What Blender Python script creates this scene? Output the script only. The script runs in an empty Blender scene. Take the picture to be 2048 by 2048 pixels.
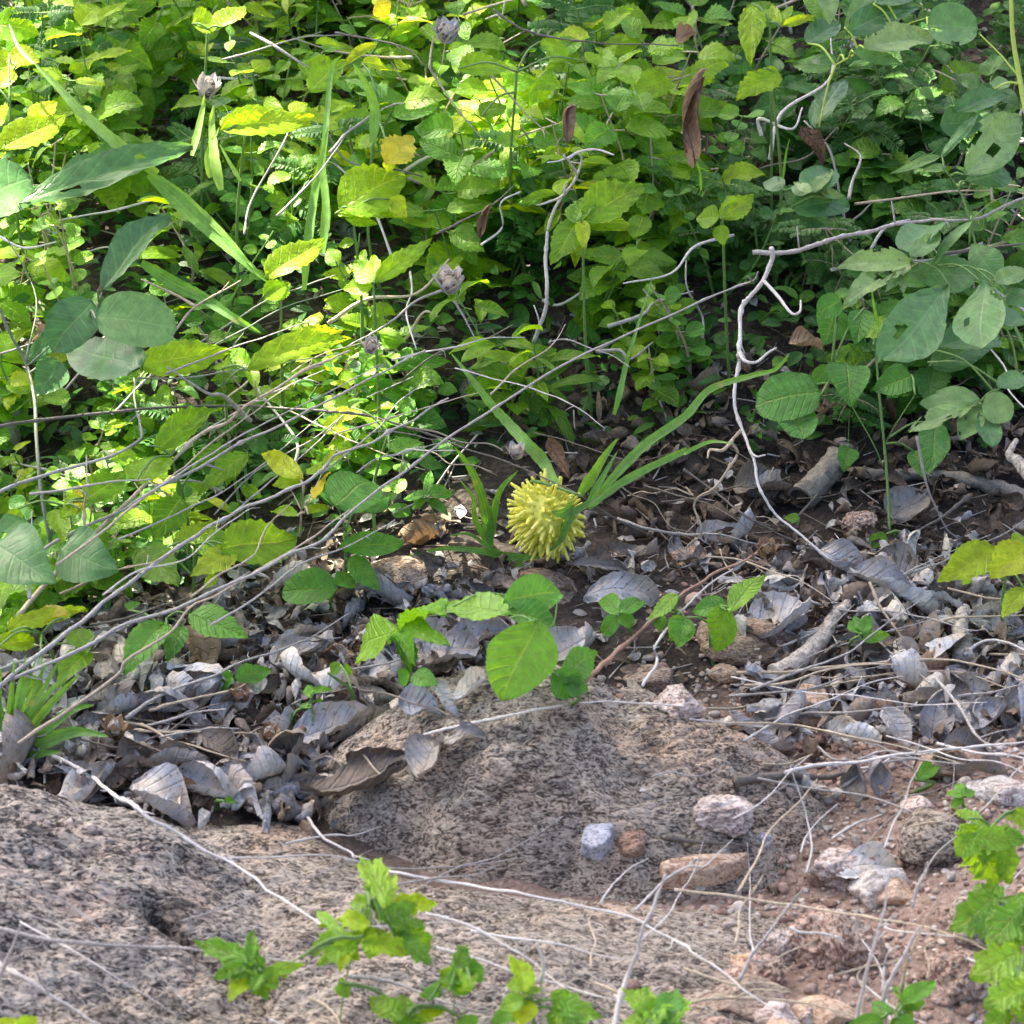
import bpy, math, random, re
import numpy as np
from mathutils import Vector, Matrix
R = math.radians
# ------------------------------------------------------------------ camera, sky, sun, exposure
sc = bpy.context.scene
col = sc.collection
DIST, PITCH, HALF = 2.6, R(30), 0.32
cam_d = bpy.data.cameras.new("camera")
cam = bpy.data.objects.new("camera", cam_d)
col.objects.link(cam)
CAM = np.array([0.0, -DIST * math.cos(PITCH), DIST * math.sin(PITCH)])
cam.location = CAM
cam.rotation_euler = (math.pi / 2 - PITCH, 0, 0)
cam_d.sensor_width = 36
cam_d.lens = 18 / (HALF / DIST)
cam_d.clip_start = 0.05
cam_d.clip_end = 200
cam_d.dof.use_dof = True
cam_d.dof.focus_distance = 2.6
cam_d.dof.aperture_fstop = 25
sc.camera = cam

SUN_EL, SUN_AZ = R(52), R(-38)          # azimuth measured from +Y towards +X
SUN = np.array([math.sin(SUN_AZ) * math.cos(SUN_EL), math.cos(SUN_AZ) * math.cos(SUN_EL), math.sin(SUN_EL)])
w = bpy.data.worlds.new("World")
sc.world = w
w.use_nodes = True
nt = w.node_tree
sky = nt.nodes.new('ShaderNodeTexSky')
sky.sky_type = 'NISHITA'
sky.sun_disc = False
sky.sun_elevation = SUN_EL
sky.sun_rotation = SUN_AZ
sky.air_density = 0.7
sky.dust_density = 6
sky.ozone_density = 1.0
nt.links.new(sky.outputs[0], nt.nodes['Background'].inputs[0])
nt.nodes['Background'].inputs[1].default_value = 0.10
sl = bpy.data.lights.new("sun", 'SUN')
sl.energy = 5.0
sl.angle = R(0.53)
sl.color = (1.0, 0.92, 0.72)
so = bpy.data.objects.new("sun", sl)
so.rotation_euler = Vector(-SUN).to_track_quat('-Z', 'Y').to_euler()
so.location = (0, 0, 5)
col.objects.link(so)
sc.view_settings.view_transform = 'Standard'
sc.view_settings.look = 'None'
sc.view_settings.exposure = 2.4
sc.view_settings.gamma = 1
sc.cycles.max_bounces = 8
sc.cycles.transmission_bounces = 4
sc.cycles.use_denoising = True

rng = np.random.default_rng(7)
rnd = random.Random(11)

# ------------------------------------------------------------------ noise
def _hash(ix, iy, iz, s):
    h = (ix * 374761393 + iy * 668265263 + iz * 2147483647 + s * 974634777) & 0xffffffff
    h = ((h ^ (h >> 13)) * 1274126177) & 0xffffffff
    h = ((h ^ (h >> 16)) * 2246822519) & 0xffffffff
    h = h ^ (h >> 15)
    return (h & 0xffffff) / float(0xffffff) * 2 - 1
def vn(p, s=0):
    p = np.asarray(p, float)
    if p.ndim == 1: return vn(p[None], s)[0]
    i = np.floor(p).astype(np.int64)
    f = p - i
    f = f * f * (3 - 2 * f)
    o = 0
    for a in (0, 1):
        for b in (0, 1):
            for c in (0, 1):
                wgt = (f[..., 0] if a else 1 - f[..., 0]) * (f[..., 1] if b else 1 - f[..., 1]) * (f[..., 2] if c else 1 - f[..., 2])
                o = o + wgt * _hash(i[..., 0] + a, i[..., 1] + b, i[..., 2] + c, s)
    return o
def fbm(p, octv=4, s=0, gain=.5):
    o = 0; a = 1; p = np.asarray(p, float)
    for k in range(octv):
        o = o + a * vn(p * 2 ** k + 17.3 * k, s + k); a *= gain
    return o
def P3(x, y, z=0):
    x = np.asarray(x, float); y = np.asarray(y, float)
    return np.stack([x, y, np.zeros_like(x) + z], -1)

# ------------------------------------------------------------------ terrain functions
def ground(x, y):
    x = np.asarray(x, float); y = np.asarray(y, float)
    t = np.clip((y + .02), 0, 1.3)
    z = 0.27 * t * np.clip(t / .12, 0, 1) ** .6
    z = z + 0.010 * vn(P3(x * 7, y * 7), 3)
    near = np.clip((0.9 - np.abs(x)) * 5, 0, 1) * np.clip((0.9 - np.abs(y)) * 5, 0, 1)
    z = z + 0.004 * fbm(P3(x * 30, y * 30), 3, 9) * near
    # soil on the right front lies a little higher and rougher
    m = np.clip((x - .1) * 8, 0, 1) * np.clip((-.18 - y) * 10, 0, 1) * np.clip((y + .9) * 5, 0, 1)
    z = z + m * (.012 + .006 * vn(P3(x * 22, y * 22), 12))
    return z
# name, cx, cy, rx, ry, rotation, height, seed
ROCKS = [
    ('dome', 0.032, -0.328, 0.150, 0.094, -0.05, 0.070, 5),
    ('slab', -0.19, -0.590, 0.41, 0.238, 0.03, 0.040, 8),
    ('left', -0.325, -0.485, 0.250, 0.165, -0.25, 0.074, 13),
]
def rock_r(k, x, y):
    _, cx, cy, rx, ry, rot, h, sd = ROCKS[k]
    dx, dy = x - cx, y - cy
    u = (dx * math.cos(rot) + dy * math.sin(rot)) / rx
    v = (-dx * math.sin(rot) + dy * math.cos(rot)) / ry
    r = np.sqrt(u * u + v * v)
    a = P3(u / (r + 1e-6) * 1.6, v / (r + 1e-6) * 1.6, sd)
    return r * (1 + .10 * fbm(a, 3, sd))
def rock_z(k, x, y):
    _, cx, cy, rx, ry, rot, h, sd = ROCKS[k]
    r = rock_r(k, x, y)
    base = float(ground(np.array([cx]), np.array([cy]))[0])
    pw = (2.0, .9) if k == 0 else (2.0, .95)
    prof = np.where(r < 1, (1 - np.clip(r, 0, 1) ** pw[0]) ** pw[1], -(r - 1) * 2.2)
    lump = .016 * fbm(P3(x * 14, y * 22, sd), 3, sd)
    led = .0085 * np.abs(vn(P3(x * 16 + 3, y * 75 + 30 * x, sd), sd + 4)) + .0016 * fbm(P3(x * 90, y * 190, sd), 3, sd + 7)
    z = base + h * prof + (lump - led) * np.clip(1.1 - r, 0, 1) * 1.3
    if k > 0:   # deep cleft between the two lower rocks, opening into a hollow
        ax_, ay_, bx_, by_ = -.185, -.490, -.125, -.550
        tt = np.clip(((x - ax_) * (bx_ - ax_) + (y - ay_) * (by_ - ay_)) / ((bx_ - ax_) ** 2 + (by_ - ay_) ** 2), 0, 1)
        dq = np.hypot(x - ax_ - tt * (bx_ - ax_), y - ay_ - tt * (by_ - ay_))
        z = z - .024 * np.exp(-(dq / (.005 + .004 * tt)) ** 2)
        z = z - .040 * np.exp(-((x + .172) / .019) ** 2 - ((y + .620) / .024) ** 2)
    if k == 1:   # the slab drops away in front of the humped rock, leaving it standing clear
        rd = rock_r(0, x, y)
        z = z - .014 * np.exp(-(np.clip(np.abs(rd - .97) - .03, 0, None) / .10) ** 2) * np.clip((-.345 - y) * 25, 0, 1) - np.where(rd < .95, .02, 0)
    if k == 0:  # hollow in the front of the dome rock
        q = ((x - .005) / .060) ** 2 + ((y + .412) / .030) ** 2
        z = z - .018 * np.exp(-q)
        q = np.abs(y + .335 + .30 * (x - .075)) / .007
        z = z - .010 * np.exp(-q * q) * np.clip(1 - np.abs(x - .08) / .035, 0, 1)
        q = ((x + .008) / .045) ** 2 + ((y + .385) / .026) ** 2
        z = z + .016 * np.clip(1 - q, 0, 1) ** .7
    z = z + np.clip(1.05 - r, 0, 1) ** .3 * .0016 * vn(P3(x * 170, y * 260, sd), sd + 9) + 0
    return z
def top(x, y):
    z = ground(x, y)
    for k in range(len(ROCKS)):
        z = np.maximum(z, rock_z(k, x, y))
    return z

# ------------------------------------------------------------------ photo pixel -> point at a height above the surface
def ray(px, py):
    sx = (px - 1024) / 1024 * HALF / DIST
    sy = (1024 - py) / 1024 * HALF / DIST
    f = np.array([0, math.cos(PITCH), -math.sin(PITCH)])
    u = np.array([0, math.sin(PITCH), math.cos(PITCH)])
    d = f + sx * np.array([1, 0, 0]) + sy * u
    return d / np.linalg.norm(d)
_T = np.linspace(1.2, 5.0, 1300)
def at(p, h=0.0):
    px, py = p
    d = ray(px, py)
    q = CAM + _T[:, None] * d
    dz = q[:, 2] - top(q[:, 0], q[:, 1]) - h
    k = int(np.argmax(dz < 0))
    if k == 0: k = len(_T) - 1
    t = _T[k - 1] + (_T[k] - _T[k - 1]) * dz[k - 1] / (dz[k - 1] - dz[k] + 1e-12)
    return CAM + t * d
def crop(ox, oy):
    return lambda x, y: (ox + x * .36232, oy + y * .36232)
A, B, C = crop(0, 0), crop(670, 0), crop(1348, 0)
D, E, F = crop(0, 670), crop(670, 670), crop(1348, 670)
G, H, I = crop(0, 1348), crop(670, 1348), crop(1348, 1348)
def Wp(x, y): return (x * 1.06, y * 1.06)
PX = 0.0003125

# ------------------------------------------------------------------ mesh helpers
class MB:
    def __init__(s):
        s.V = []; s.F = []; s.U = []; s.T = []; s.n = 0
    def add(s, V, Fc, U=None, tint=.5):
        V = np.asarray(V, float)
        s.V.append(V)
        s.F.extend([tuple(int(i) + s.n for i in f) for f in Fc])
        s.U.append(np.zeros((len(V), 2)) if U is None else np.asarray(U, float))
        s.T.append(np.full(len(V), tint) if np.isscalar(tint) else np.asarray(tint, float))
        s.n += len(V)
    def build(s, name, mat, parent=None, loc=None, smooth=True):
        V = np.concatenate(s.V); U = np.concatenate(s.U); T = np.concatenate(s.T)
        off = np.array(loc if loc is not None else (parent.location if parent is not None else (0, 0, 0)), float)
        me = bpy.data.meshes.new(name)
        me.from_pydata((V - off).tolist(), [], s.F)
        uvl = me.uv_layers.new(name='uv')
        li = np.empty(len(me.loops), np.int32)
        me.loops.foreach_get('vertex_index', li)
        uvl.data.foreach_set('uv', U[li].astype(np.float32).ravel())
        at_ = me.attributes.new('tint', 'FLOAT', 'POINT')
        at_.data.foreach_set('value', T.astype(np.float32))
        me.polygons.foreach_set('use_smooth', [smooth] * len(me.polygons))
        me.materials.append(mat)
        me.update()
        o = bpy.data.objects.new(name, me)
        col.objects.link(o)
        if parent is not None: o.parent = parent
        elif loc is not None: o.location = loc
        return o
def tag(o, label=None, cat=None, group=None, kind=None):
    if label: o['label'] = label
    if cat: o['category'] = cat
    if group: o['group'] = group
    if kind: o['kind'] = kind
    return o
def empty(name, loc, label, cat, group=None):
    o = bpy.data.objects.new(name, None)
    o.location = [float(a) for a in loc]
    o.empty_display_size = .02
    col.objects.link(o)
    return tag(o, label, cat, group)
def spline(P, n=6):
    P = np.asarray(P, float)
    if len(P) < 3:
        t = np.linspace(0, 1, n * 2)[:, None]
        return P[0] * (1 - t) + P[-1] * t
    Q = np.vstack([2 * P[0] - P[1], P, 2 * P[-1] - P[-2]])
    out = []
    for i in range(1, len(Q) - 2):
        for t in np.linspace(0, 1, n, endpoint=False):
            a, b, c, d = Q[i - 1], Q[i], Q[i + 1], Q[i + 2]
            out.append(.5 * ((2 * b) + (-a + c) * t + (2 * a - 5 * b + 4 * c - d) * t * t + (-a + 3 * b - 3 * c + d) * t ** 3))
    out.append(Q[-2])
    return np.array(out)
def frames(P):
    T = np.gradient(P, axis=0)
    T /= np.linalg.norm(T, axis=1)[:, None] + 1e-12
    ref = np.array([.13, .31, .94])
    N = np.cross(T, ref); N /= np.linalg.norm(N, axis=1)[:, None] + 1e-9
    return T, N, np.cross(T, N)
def tube(mb, P, r0, r1=None, seg=6, jit=0.12, tint=.5, knots=0, cap=True):
    P = np.asarray(P, float)
    n = len(P)
    r1 = r0 * .6 if r1 is None else r1
    r = np.linspace(r0, r1, n) * (1 + jit * rng.uniform(-1, 1, n))
    for _ in range(knots):
        k = rng.integers(0, n); r[k] *= 1.5
    T, N, Bn = frames(P)
    an = np.linspace(0, 2 * math.pi, seg, endpoint=False)
    V = (P[:, None, :] + r[:, None, None] * (np.cos(an)[None, :, None] * N[:, None, :] + np.sin(an)[None, :, None] * Bn[:, None, :])).reshape(-1, 3)
    Fc = []
    for i in range(n - 1):
        for j in range(seg):
            k = (j + 1) % seg
            Fc.append((i * seg + j, i * seg + k, (i + 1) * seg + k, (i + 1) * seg + j))
    if cap:
        Fc.append(tuple(range(seg))[::-1]); Fc.append(tuple((n - 1) * seg + j for j in range(seg)))
    U = np.stack([np.tile(np.arange(seg) / seg, n), np.repeat(np.arange(n) / n, seg)], 1)
    mb.add(V, Fc, U, tint)

def wprof(v, shape):
    v = np.clip(v, 0, 1)
    if shape == 'ovate': return np.sin(math.pi * v ** .72) ** .85
    if shape == 'elliptic': return np.sin(math.pi * v ** .92) ** .75
    if shape == 'obovate': return np.sin(math.pi * np.clip(v, 0, 1) ** 1.45) ** .62
    if shape == 'round': return np.sqrt(np.clip(1 - (2 * v ** .9 - 1) ** 2, 0, 1)) ** .9
    if shape == 'heart': return np.sin(math.pi * v ** .55) ** .8
    return np.sin(math.pi * v ** .7) ** 1.2
def leaf(mb, b, d, n, L, Wd, shape='ovate', nu=6, nv=8, fold=.25, curl=.5, quilt=.02, serr=0, teeth=9, wav=.04, bite=0, tint=.5, veins=7, roll=0, lobes=0):
    """a leaf blade with a folded midrib, arched length, quilting between the veins and an uneven edge"""
    d = np.asarray(d, float); d /= np.linalg.norm(d) + 1e-12
    n = np.asarray(n, float); n = n - d * n.dot(d)
    n /= np.linalg.norm(n) + 1e-12
    s = np.cross(d, n)
    if nu % 2: nu += 1
    u = np.linspace(-1, 1, nu + 1); v = np.linspace(0, 1, nv + 1)
    Ug, Vg = np.meshgrid(u, v)
    wp = wprof(v, shape)
    if serr:
        ph = (v * teeth) % 1
        wp = wp * (1 + serr * (1 - 2 * ph) * 1.0)
    if lobes:
        wp = wp * (1 - lobes * .5 * (1 + np.cos(v * 2 * math.pi * 3.5)) * (v > .1))
    wp = np.maximum(wp, .02)
    sd = int(rng.integers(0, 9999))
    X = Ug * wp[:, None] * Wd / 2 * (1 + .06 * vn(P3(Vg * 3, Ug * 1, sd), sd))
    th = curl * (Vg - .25) * 1.0
    dv = 1 / nv
    thc = curl * (v - .3)
    Yc = np.concatenate([[0], np.cumsum(np.cos(thc)[:-1] * dv)]) * L
    Zc = np.concatenate([[0], np.cumsum(-np.sin(thc)[:-1] * dv)]) * L
    Z = fold * np.abs(X) * (1 + .5 * vn(P3(Vg * 2, np.sign(Ug), sd), sd + 1))
    Z = Z + quilt * L * np.sin(2 * math.pi * (Vg * veins - np.abs(Ug) * 1.5)) * np.clip(np.abs(Ug) * 3, 0, 1)
    Z = Z + wav * L * vn(P3(Vg * 3.2, Ug * 1.3, sd), sd + 5) * (.3 + np.abs(Ug))
    X = X + wav * 2.0 * L * vn(P3(Vg * 1.3, Vg * 0, sd), sd + 8)
    if roll:
        ang = roll * Ug * (.5 + Vg)
        Rr = np.abs(X) / (np.abs(ang) + 1e-6)
        X = np.where(np.abs(ang) > .05, np.sign(X) * Rr * np.sin(np.abs(ang)), X)
        Z = Z + np.where(np.abs(ang) > .05, Rr * (1 - np.cos(ang)), 0)
    Yy = Yc[:, None] + 0 * X; Zz = Zc[:, None] + Z
    V = b + X[..., None] * s + Yy[..., None] * d + Zz[..., None] * n
    V = V.reshape(-1, 3)
    Fc = []
    holes = []
    for _ in range(bite):
        e = rng.random() < .5
        holes.append((rng.choice([-1, 1]) if e else rng.uniform(-.7, .7), rng.uniform(.15, .95), rng.uniform(.05, .13) * (1.4 if e else .8)))
    W1 = nu + 1
    for i in range(nv):
        for j in range(nu):
            if holes:
                cu, cv = (u[j] + u[j + 1]) / 2, (v[i] + v[i + 1]) / 2
                if any(((cu - hu) * .45) ** 2 + (cv - hv) ** 2 < hr * hr for hu, hv, hr in holes): continue
            Fc.append((i * W1 + j, i * W1 + j + 1, (i + 1) * W1 + j + 1, (i + 1) * W1 + j))
    mb.add(V, Fc, np.stack([(Ug * .5 + .5).ravel(), Vg.ravel()], 1), tint)
def ribbon(mb, P, wd, fold=.35, tint=.5, nrm=(0, -.5, .85), taper=.9, base=.45, bite=0):
    P = spline(P, 9); n = len(P)
    T = np.gradient(P, axis=0); T /= np.linalg.norm(T, axis=1)[:, None] + 1e-12
    nn = np.array(nrm, float)
    S = np.cross(T, nn); S /= np.linalg.norm(S, axis=1)[:, None] + 1e-9
    Nn = np.cross(S, T)
    v = np.linspace(0, 1, n)
    wv = wd * np.minimum(1, base + v * 2.5) * np.clip(1 - v, 0, 1) ** .55
    wv = np.maximum(wv, wd * .03) * (1 + .08 * rng.uniform(-1, 1, n))
    us = np.array([-1, -.5, 0, .5, 1])
    V = (P[:, None] + us[None, :, None] * wv[:, None, None] / 2 * S[:, None] + (np.abs(us)[None, :, None] * fold * wv[:, None, None] / 2) * Nn[:, None]).reshape(-1, 3)
    Fc = []
    for i in range(n - 1):
        for j in range(4):
            if bite and (j in (0, 3)) and rng.random() < bite: continue
            Fc.append((i * 5 + j, i * 5 + j + 1, (i + 1) * 5 + j + 1, (i + 1) * 5 + j))
    mb.add(V, Fc, np.stack([np.tile(us * .5 + .5, n), np.repeat(v, 5)], 1), tint)

_ico = {}
def ico(sub):
    if sub in _ico: return _ico[sub]
    import bmesh
    bm = bmesh.new(); bmesh.ops.create_icosphere(bm, subdivisions=sub, radius=1)
    V = np.array([v.co[:] for v in bm.verts]); Fc = [tuple(v.index for v in f.verts) for f in bm.faces]
    bm.free(); _ico[sub] = (V, Fc)
    return _ico[sub]
def stone(mb, c, r, sub=3, rough=.25, seed=0, rot=0., tilt=(0, 0), tint=.5, cuts=7, fine=.03):
    """angular weathered stone: sphere cut by random planes and roughened"""
    V, Fc = ico(sub)
    rs = np.random.default_rng(seed + 1)
    V = V.copy()
    for _ in range(cuts):
        nrm = rs.normal(size=3); nrm /= np.linalg.norm(nrm)
        dd = rs.uniform(.55, .9)
        k = V @ nrm - dd
        V = V - np.clip(k, 0, None)[:, None] * nrm * .93
    V = V * (1 + rough * .5 * vn(V * 1.6 + seed, seed) + fine * fbm(V * 7 + seed, 3, seed + 3))[:, None]
    V = V * np.array(r)
    M = np.array((Matrix.Rotation(rot, 3, 'Z') @ Matrix.Rotation(tilt[0], 3, 'X') @ Matrix.Rotation(tilt[1], 3, 'Y')))
    V = V @ M.T + c
    mb.add(V, Fc, None, tint)

# ------------------------------------------------------------------ materials
def newmat(name):
    m = bpy.data.materials.new(name); m.use_nodes = True
    t = m.node_tree
    return m, t, t.nodes['Principled BSDF'], t.nodes['Material Output']
def N(t, typ, **kw):
    n = t.nodes.new(typ)
    for k, v in kw.items():
        if k.startswith('_'): setattr(n, k[1:], v)
        else: n.inputs[k.replace('_', ' ')].default_value = v
    return n
def rampn(t, stops, src):
    r = t.nodes.new('ShaderNodeValToRGB')
    e = r.color_ramp.elements
    while len(e) < len(stops): e.new(.5)
    for x, (p, c) in zip(e, stops):
        x.position = p; x.color = (*c, 1) if len(c) == 3 else c
    t.links.new(src, r.inputs[0])
    return r.outputs[0]
def math_(t, op, a, b=None, c=None):
    n = t.nodes.new('ShaderNodeMath'); n.operation = op
    for i, v in enumerate((a, b, c)):
        if v is None: continue
        if isinstance(v, (int, float)): n.inputs[i].default_value = v
        else: t.links.new(v, n.inputs[i])
    return n.outputs[0]
def mixc(t, fac, a, b, blend='MIX'):
    n = t.nodes.new('ShaderNodeMix'); n.data_type = 'RGBA'; n.blend_type = blend
    for sck, v in ((n.inputs['Factor'], fac), (n.inputs[6], a), (n.inputs[7], b)):
        if isinstance(v, (int, float)): sck.default_value = v
        elif isinstance(v, tuple): sck.default_value = (*v, 1)
        else: t.links.new(v, sck)
    return n.outputs[2]
def noise(t, scale, detail=4, rough=.6, dist=0, stretch=None, obj=True):
    tc = t.nodes.new('ShaderNodeNewGeometry')
    src = tc.outputs['Position']
    if stretch:
        mp = t.nodes.new('ShaderNodeMapping'); mp.inputs['Scale'].default_value = stretch
        t.links.new(src, mp.inputs[0]); src = mp.outputs[0]
    n = N(t, 'ShaderNodeTexNoise', Scale=scale, Detail=detail, Roughness=rough, Distortion=dist)
    t.links.new(src, n.inputs['Vector'])
    return n.outputs['Fac']

def leaf_mat(name, ramp_stops, vein, transl=.4, trans_gain=(2.3, 2.0, .5), rough=.42, veins=7, spots=.3, spotcol=(.20, .15, .03), vein_amt=.45, bump=.5, scale=1.0):
    m, t, bs, out = newmat(name)
    at_ = t.nodes.new('ShaderNodeAttribute'); at_.attribute_name = 'tint'
    uv = t.nodes.new('ShaderNodeUVMap'); uv.uv_map = 'uv'
    sp = t.nodes.new('ShaderNodeSeparateXYZ'); t.links.new(uv.outputs[0], sp.inputs[0])
    ua = math_(t, 'ABSOLUTE', math_(t, 'MULTIPLY', math_(t, 'SUBTRACT', sp.outputs[0], .5), 2))
    base = rampn(t, ramp_stops, at_.outputs['Fac'])
    n1 = noise(t, 130 * scale, 4, .6)
    base = mixc(t, 1.0, base, rampn(t, [(.3, (.72, .72, .72)), (.7, (1.22, 1.22, 1.22))], n1), 'MULTIPLY')
    if 'grass' in name:   # fine lengthwise ribs and dry flecks
        rib = math_(t, 'SINE', math_(t, 'MULTIPLY', sp.outputs[0], 75.0))
        base = mixc(t, 1.0, base, rampn(t, [(.2, (.78, .78, .78)), (.8, (1.2, 1.2, 1.2))], math_(t, 'MULTIPLY_ADD', rib, .5, .5)), 'MULTIPLY')
        dry = rampn(t, [(.62, (0, 0, 0)), (.72, (1, 1, 1))], noise(t, 60, 4))
        base = mixc(t, math_(t, 'MULTIPLY', dry, .6), base, (.34, .28, .12))
    # veins
    ph = math_(t, 'FRACT', math_(t, 'SUBTRACT', math_(t, 'MULTIPLY', sp.outputs[1], float(veins)), math_(t, 'MULTIPLY', ua, 1.5)))
    dv = math_(t, 'ABSOLUTE', math_(t, 'SUBTRACT', ph, .5))
    sec = math_(t, 'SMOOTH_MIN', math_(t, 'MULTIPLY', math_(t, 'SUBTRACT', .13, dv), 9), 1.0, .1)
    sec = math_(t, 'MAXIMUM', sec, 0)
    mid = math_(t, 'MAXIMUM', math_(t, 'MULTIPLY', math_(t, 'SUBTRACT', .07, ua), 16), 0)
    vv = math_(t, 'MINIMUM', math_(t, 'ADD', math_(t, 'MULTIPLY', sec, .6), mid), 1.0)
    colr = mixc(t, math_(t, 'MULTIPLY', vv, vein_amt), base, vein)
    n2 = noise(t, 420 * scale, 3, .5)
    sm = math_(t, 'MULTIPLY', math_(t, 'MAXIMUM', math_(t, 'SUBTRACT', n2, .60), 0), 9 * spots)
    colr = mixc(t, math_(t, 'MINIMUM', sm, 1.0), colr, spotcol)
    t.links.new(colr, bs.inputs['Base Color'])
    bs.inputs['Roughness'].default_value = rough
    bs.inputs['Specular IOR Level'].default_value = .45
    bp = N(t, 'ShaderNodeBump', Strength=bump, Distance=.0012)
    hh = math_(t, 'ADD', math_(t, 'MULTIPLY', vv, -1.0), math_(t, 'MULTIPLY', n2, .8))
    t.links.new(hh, bp.inputs['Height']); t.links.new(bp.outputs[0], bs.inputs['Normal'])
    tr = t.nodes.new('ShaderNodeBsdfTranslucent')
    tcx = mixc(t, 1.0, colr, trans_gain, 'MULTIPLY')
    t.links.new(tcx, tr.inputs[0]); t.links.new(bp.outputs[0], tr.inputs['Normal'])
    mx = t.nodes.new('ShaderNodeMixShader'); mx.inputs[0].default_value = transl
    t.links.new(bs.outputs[0], mx.inputs[1]); t.links.new(tr.outputs[0], mx.inputs[2])
    t.links.new(mx.outputs[0], out.inputs[0])
    return m
M = {}
M['weed'] = leaf_mat('weed_leaf', [(0, (.05, .17, .015)), (.45, (.15, .34, .018)), (.8, (.30, .49, .02)), (1, (.44, .54, .03))], (.45, .55, .12), .56, spots=.5)
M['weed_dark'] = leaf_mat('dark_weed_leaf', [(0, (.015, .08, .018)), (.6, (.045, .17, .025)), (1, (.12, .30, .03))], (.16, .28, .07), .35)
M['broad'] = leaf_mat('broad_leaf', [(0, (.05, .21, .03)), (.5, (.12, .34, .03)), (1, (.27, .46, .035))], (.34, .50, .14), .35, spots=.08, veins=8, vein_amt=.5, bump=.8)
M['lacy'] = leaf_mat('lacy_leaf', [(0, (.07, .22, .03)), (.5, (.16, .37, .03)), (1, (.34, .52, .04))], (.42, .58, .18), .42, spots=.3, veins=6, vein_amt=.6, bump=1.0)
M['waxy'] = leaf_mat('waxy_leaf', [(0, (.06, .17, .06)), (.5, (.13, .29, .09)), (1, (.30, .42, .15))], (.28, .44, .18), .33, (1.6, 1.6, .7), rough=.36, spots=.5, spotcol=(.12, .14, .05), vein_amt=.25, bump=.25)
M['grass'] = leaf_mat('grass_blade', [(0, (.05, .17, .03)), (.5, (.12, .30, .05)), (1, (.27, .45, .09))], (.30, .50, .16), .35, rough=.38, spots=.1, veins=1, vein_amt=.4, bump=.2)
M['yellow'] = leaf_mat('yellowing_leaf', [(0, (.25, .33, .02)), (1, (.55, .48, .03))], (.5, .5, .12), .45)
M['dead'] = leaf_mat('dead_leaf', [(0, (.10, .08, .065)), (.3, (.25, .22, .19)), (.6, (.40, .39, .40)), (1, (.72, .68, .61))], (.48, .45, .40), .06, (1.1, 1, .8), rough=.55, spots=.7, spotcol=(.05, .045, .04), vein_amt=.22, bump=.7)
def dead_mix(m):
    t = m.node_tree; bs = t.nodes['Principled BSDF']; src = bs.inputs['Base Color'].links[0].from_socket
    n_ = noise(t, 45, 4, .6, .8)
    w_ = rampn(t, [(.42, (0, 0, 0)), (.58, (1, 1, 1))], n_)
    c = mixc(t, w_, mixc(t, 1.0, src, (1.10, 1.02, .90), 'MULTIPLY'), mixc(t, 1.0, src, (.86, .92, 1.02), 'MULTIPLY'))
    t.links.new(c, bs.inputs['Base Color'])
dead_mix(M['dead'])
M['brown'] = leaf_mat('brown_leaf', [(0, (.09, .050, .028)), (.5, (.19, .115, .065)), (1, (.38, .27, .17))], (.28, .2, .12), .15, (1.2, 1, .8), rough=.6, spots=.5, bump=.9)

def wood_mat(name, c0, c1, sc_=600, bump=.4):
    m, t, bs, out = newmat(name)
    n = noise(t, sc_, 5, .65, 1.0)
    at_ = t.nodes.new('ShaderNodeAttribute'); at_.attribute_name = 'tint'
    c = rampn(t, [(.3, c0), (.65, c1)], n)
    c = mixc(t, 1.0, c, rampn(t, [(0, (.6, .6, .6)), (1, (1.4, 1.4, 1.4))], at_.outputs['Fac']), 'MULTIPLY')
    t.links.new(c, bs.inputs['Base Color'])
    bs.inputs['Roughness'].default_value = .6
    bp = N(t, 'ShaderNodeBump', Strength=bump, Distance=.001)
    t.links.new(n, bp.inputs['Height']); t.links.new(bp.outputs[0], bs.inputs['Normal'])
    return m
M['twig'] = wood_mat('grey_twig_bark', (.20, .18, .16), (.44, .42, .40))
M['pale'] = wood_mat('bleached_twig', (.42, .39, .37), (.66, .63, .60))
M['darktwig'] = wood_mat('dark_twig', (.07, .06, .05), (.19, .165, .14))
M['straw'] = wood_mat('dry_straw', (.30, .24, .16), (.52, .44, .33))
M['redtwig'] = wood_mat('reddish_twig', (.24, .13, .09), (.44, .28, .20))
M['greenstem'] = wood_mat('green_stem', (.07, .15, .04), (.17, .30, .07))
M['greystem'] = wood_mat('grey_green_stem', (.08, .12, .06), (.26, .28, .22))
M['brightstem'] = wood_mat('yellow_green_stem', (.28, .42, .06), (.42, .55, .10))
M['stub'] = wood_mat('bleached_rotten_wood', (.10, .075, .055), (.60, .55, .48), 260, 1.0)
M['bark'] = wood_mat('log_bark', (.10, .085, .07), (.30, .27, .23), 220, .8)

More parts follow.
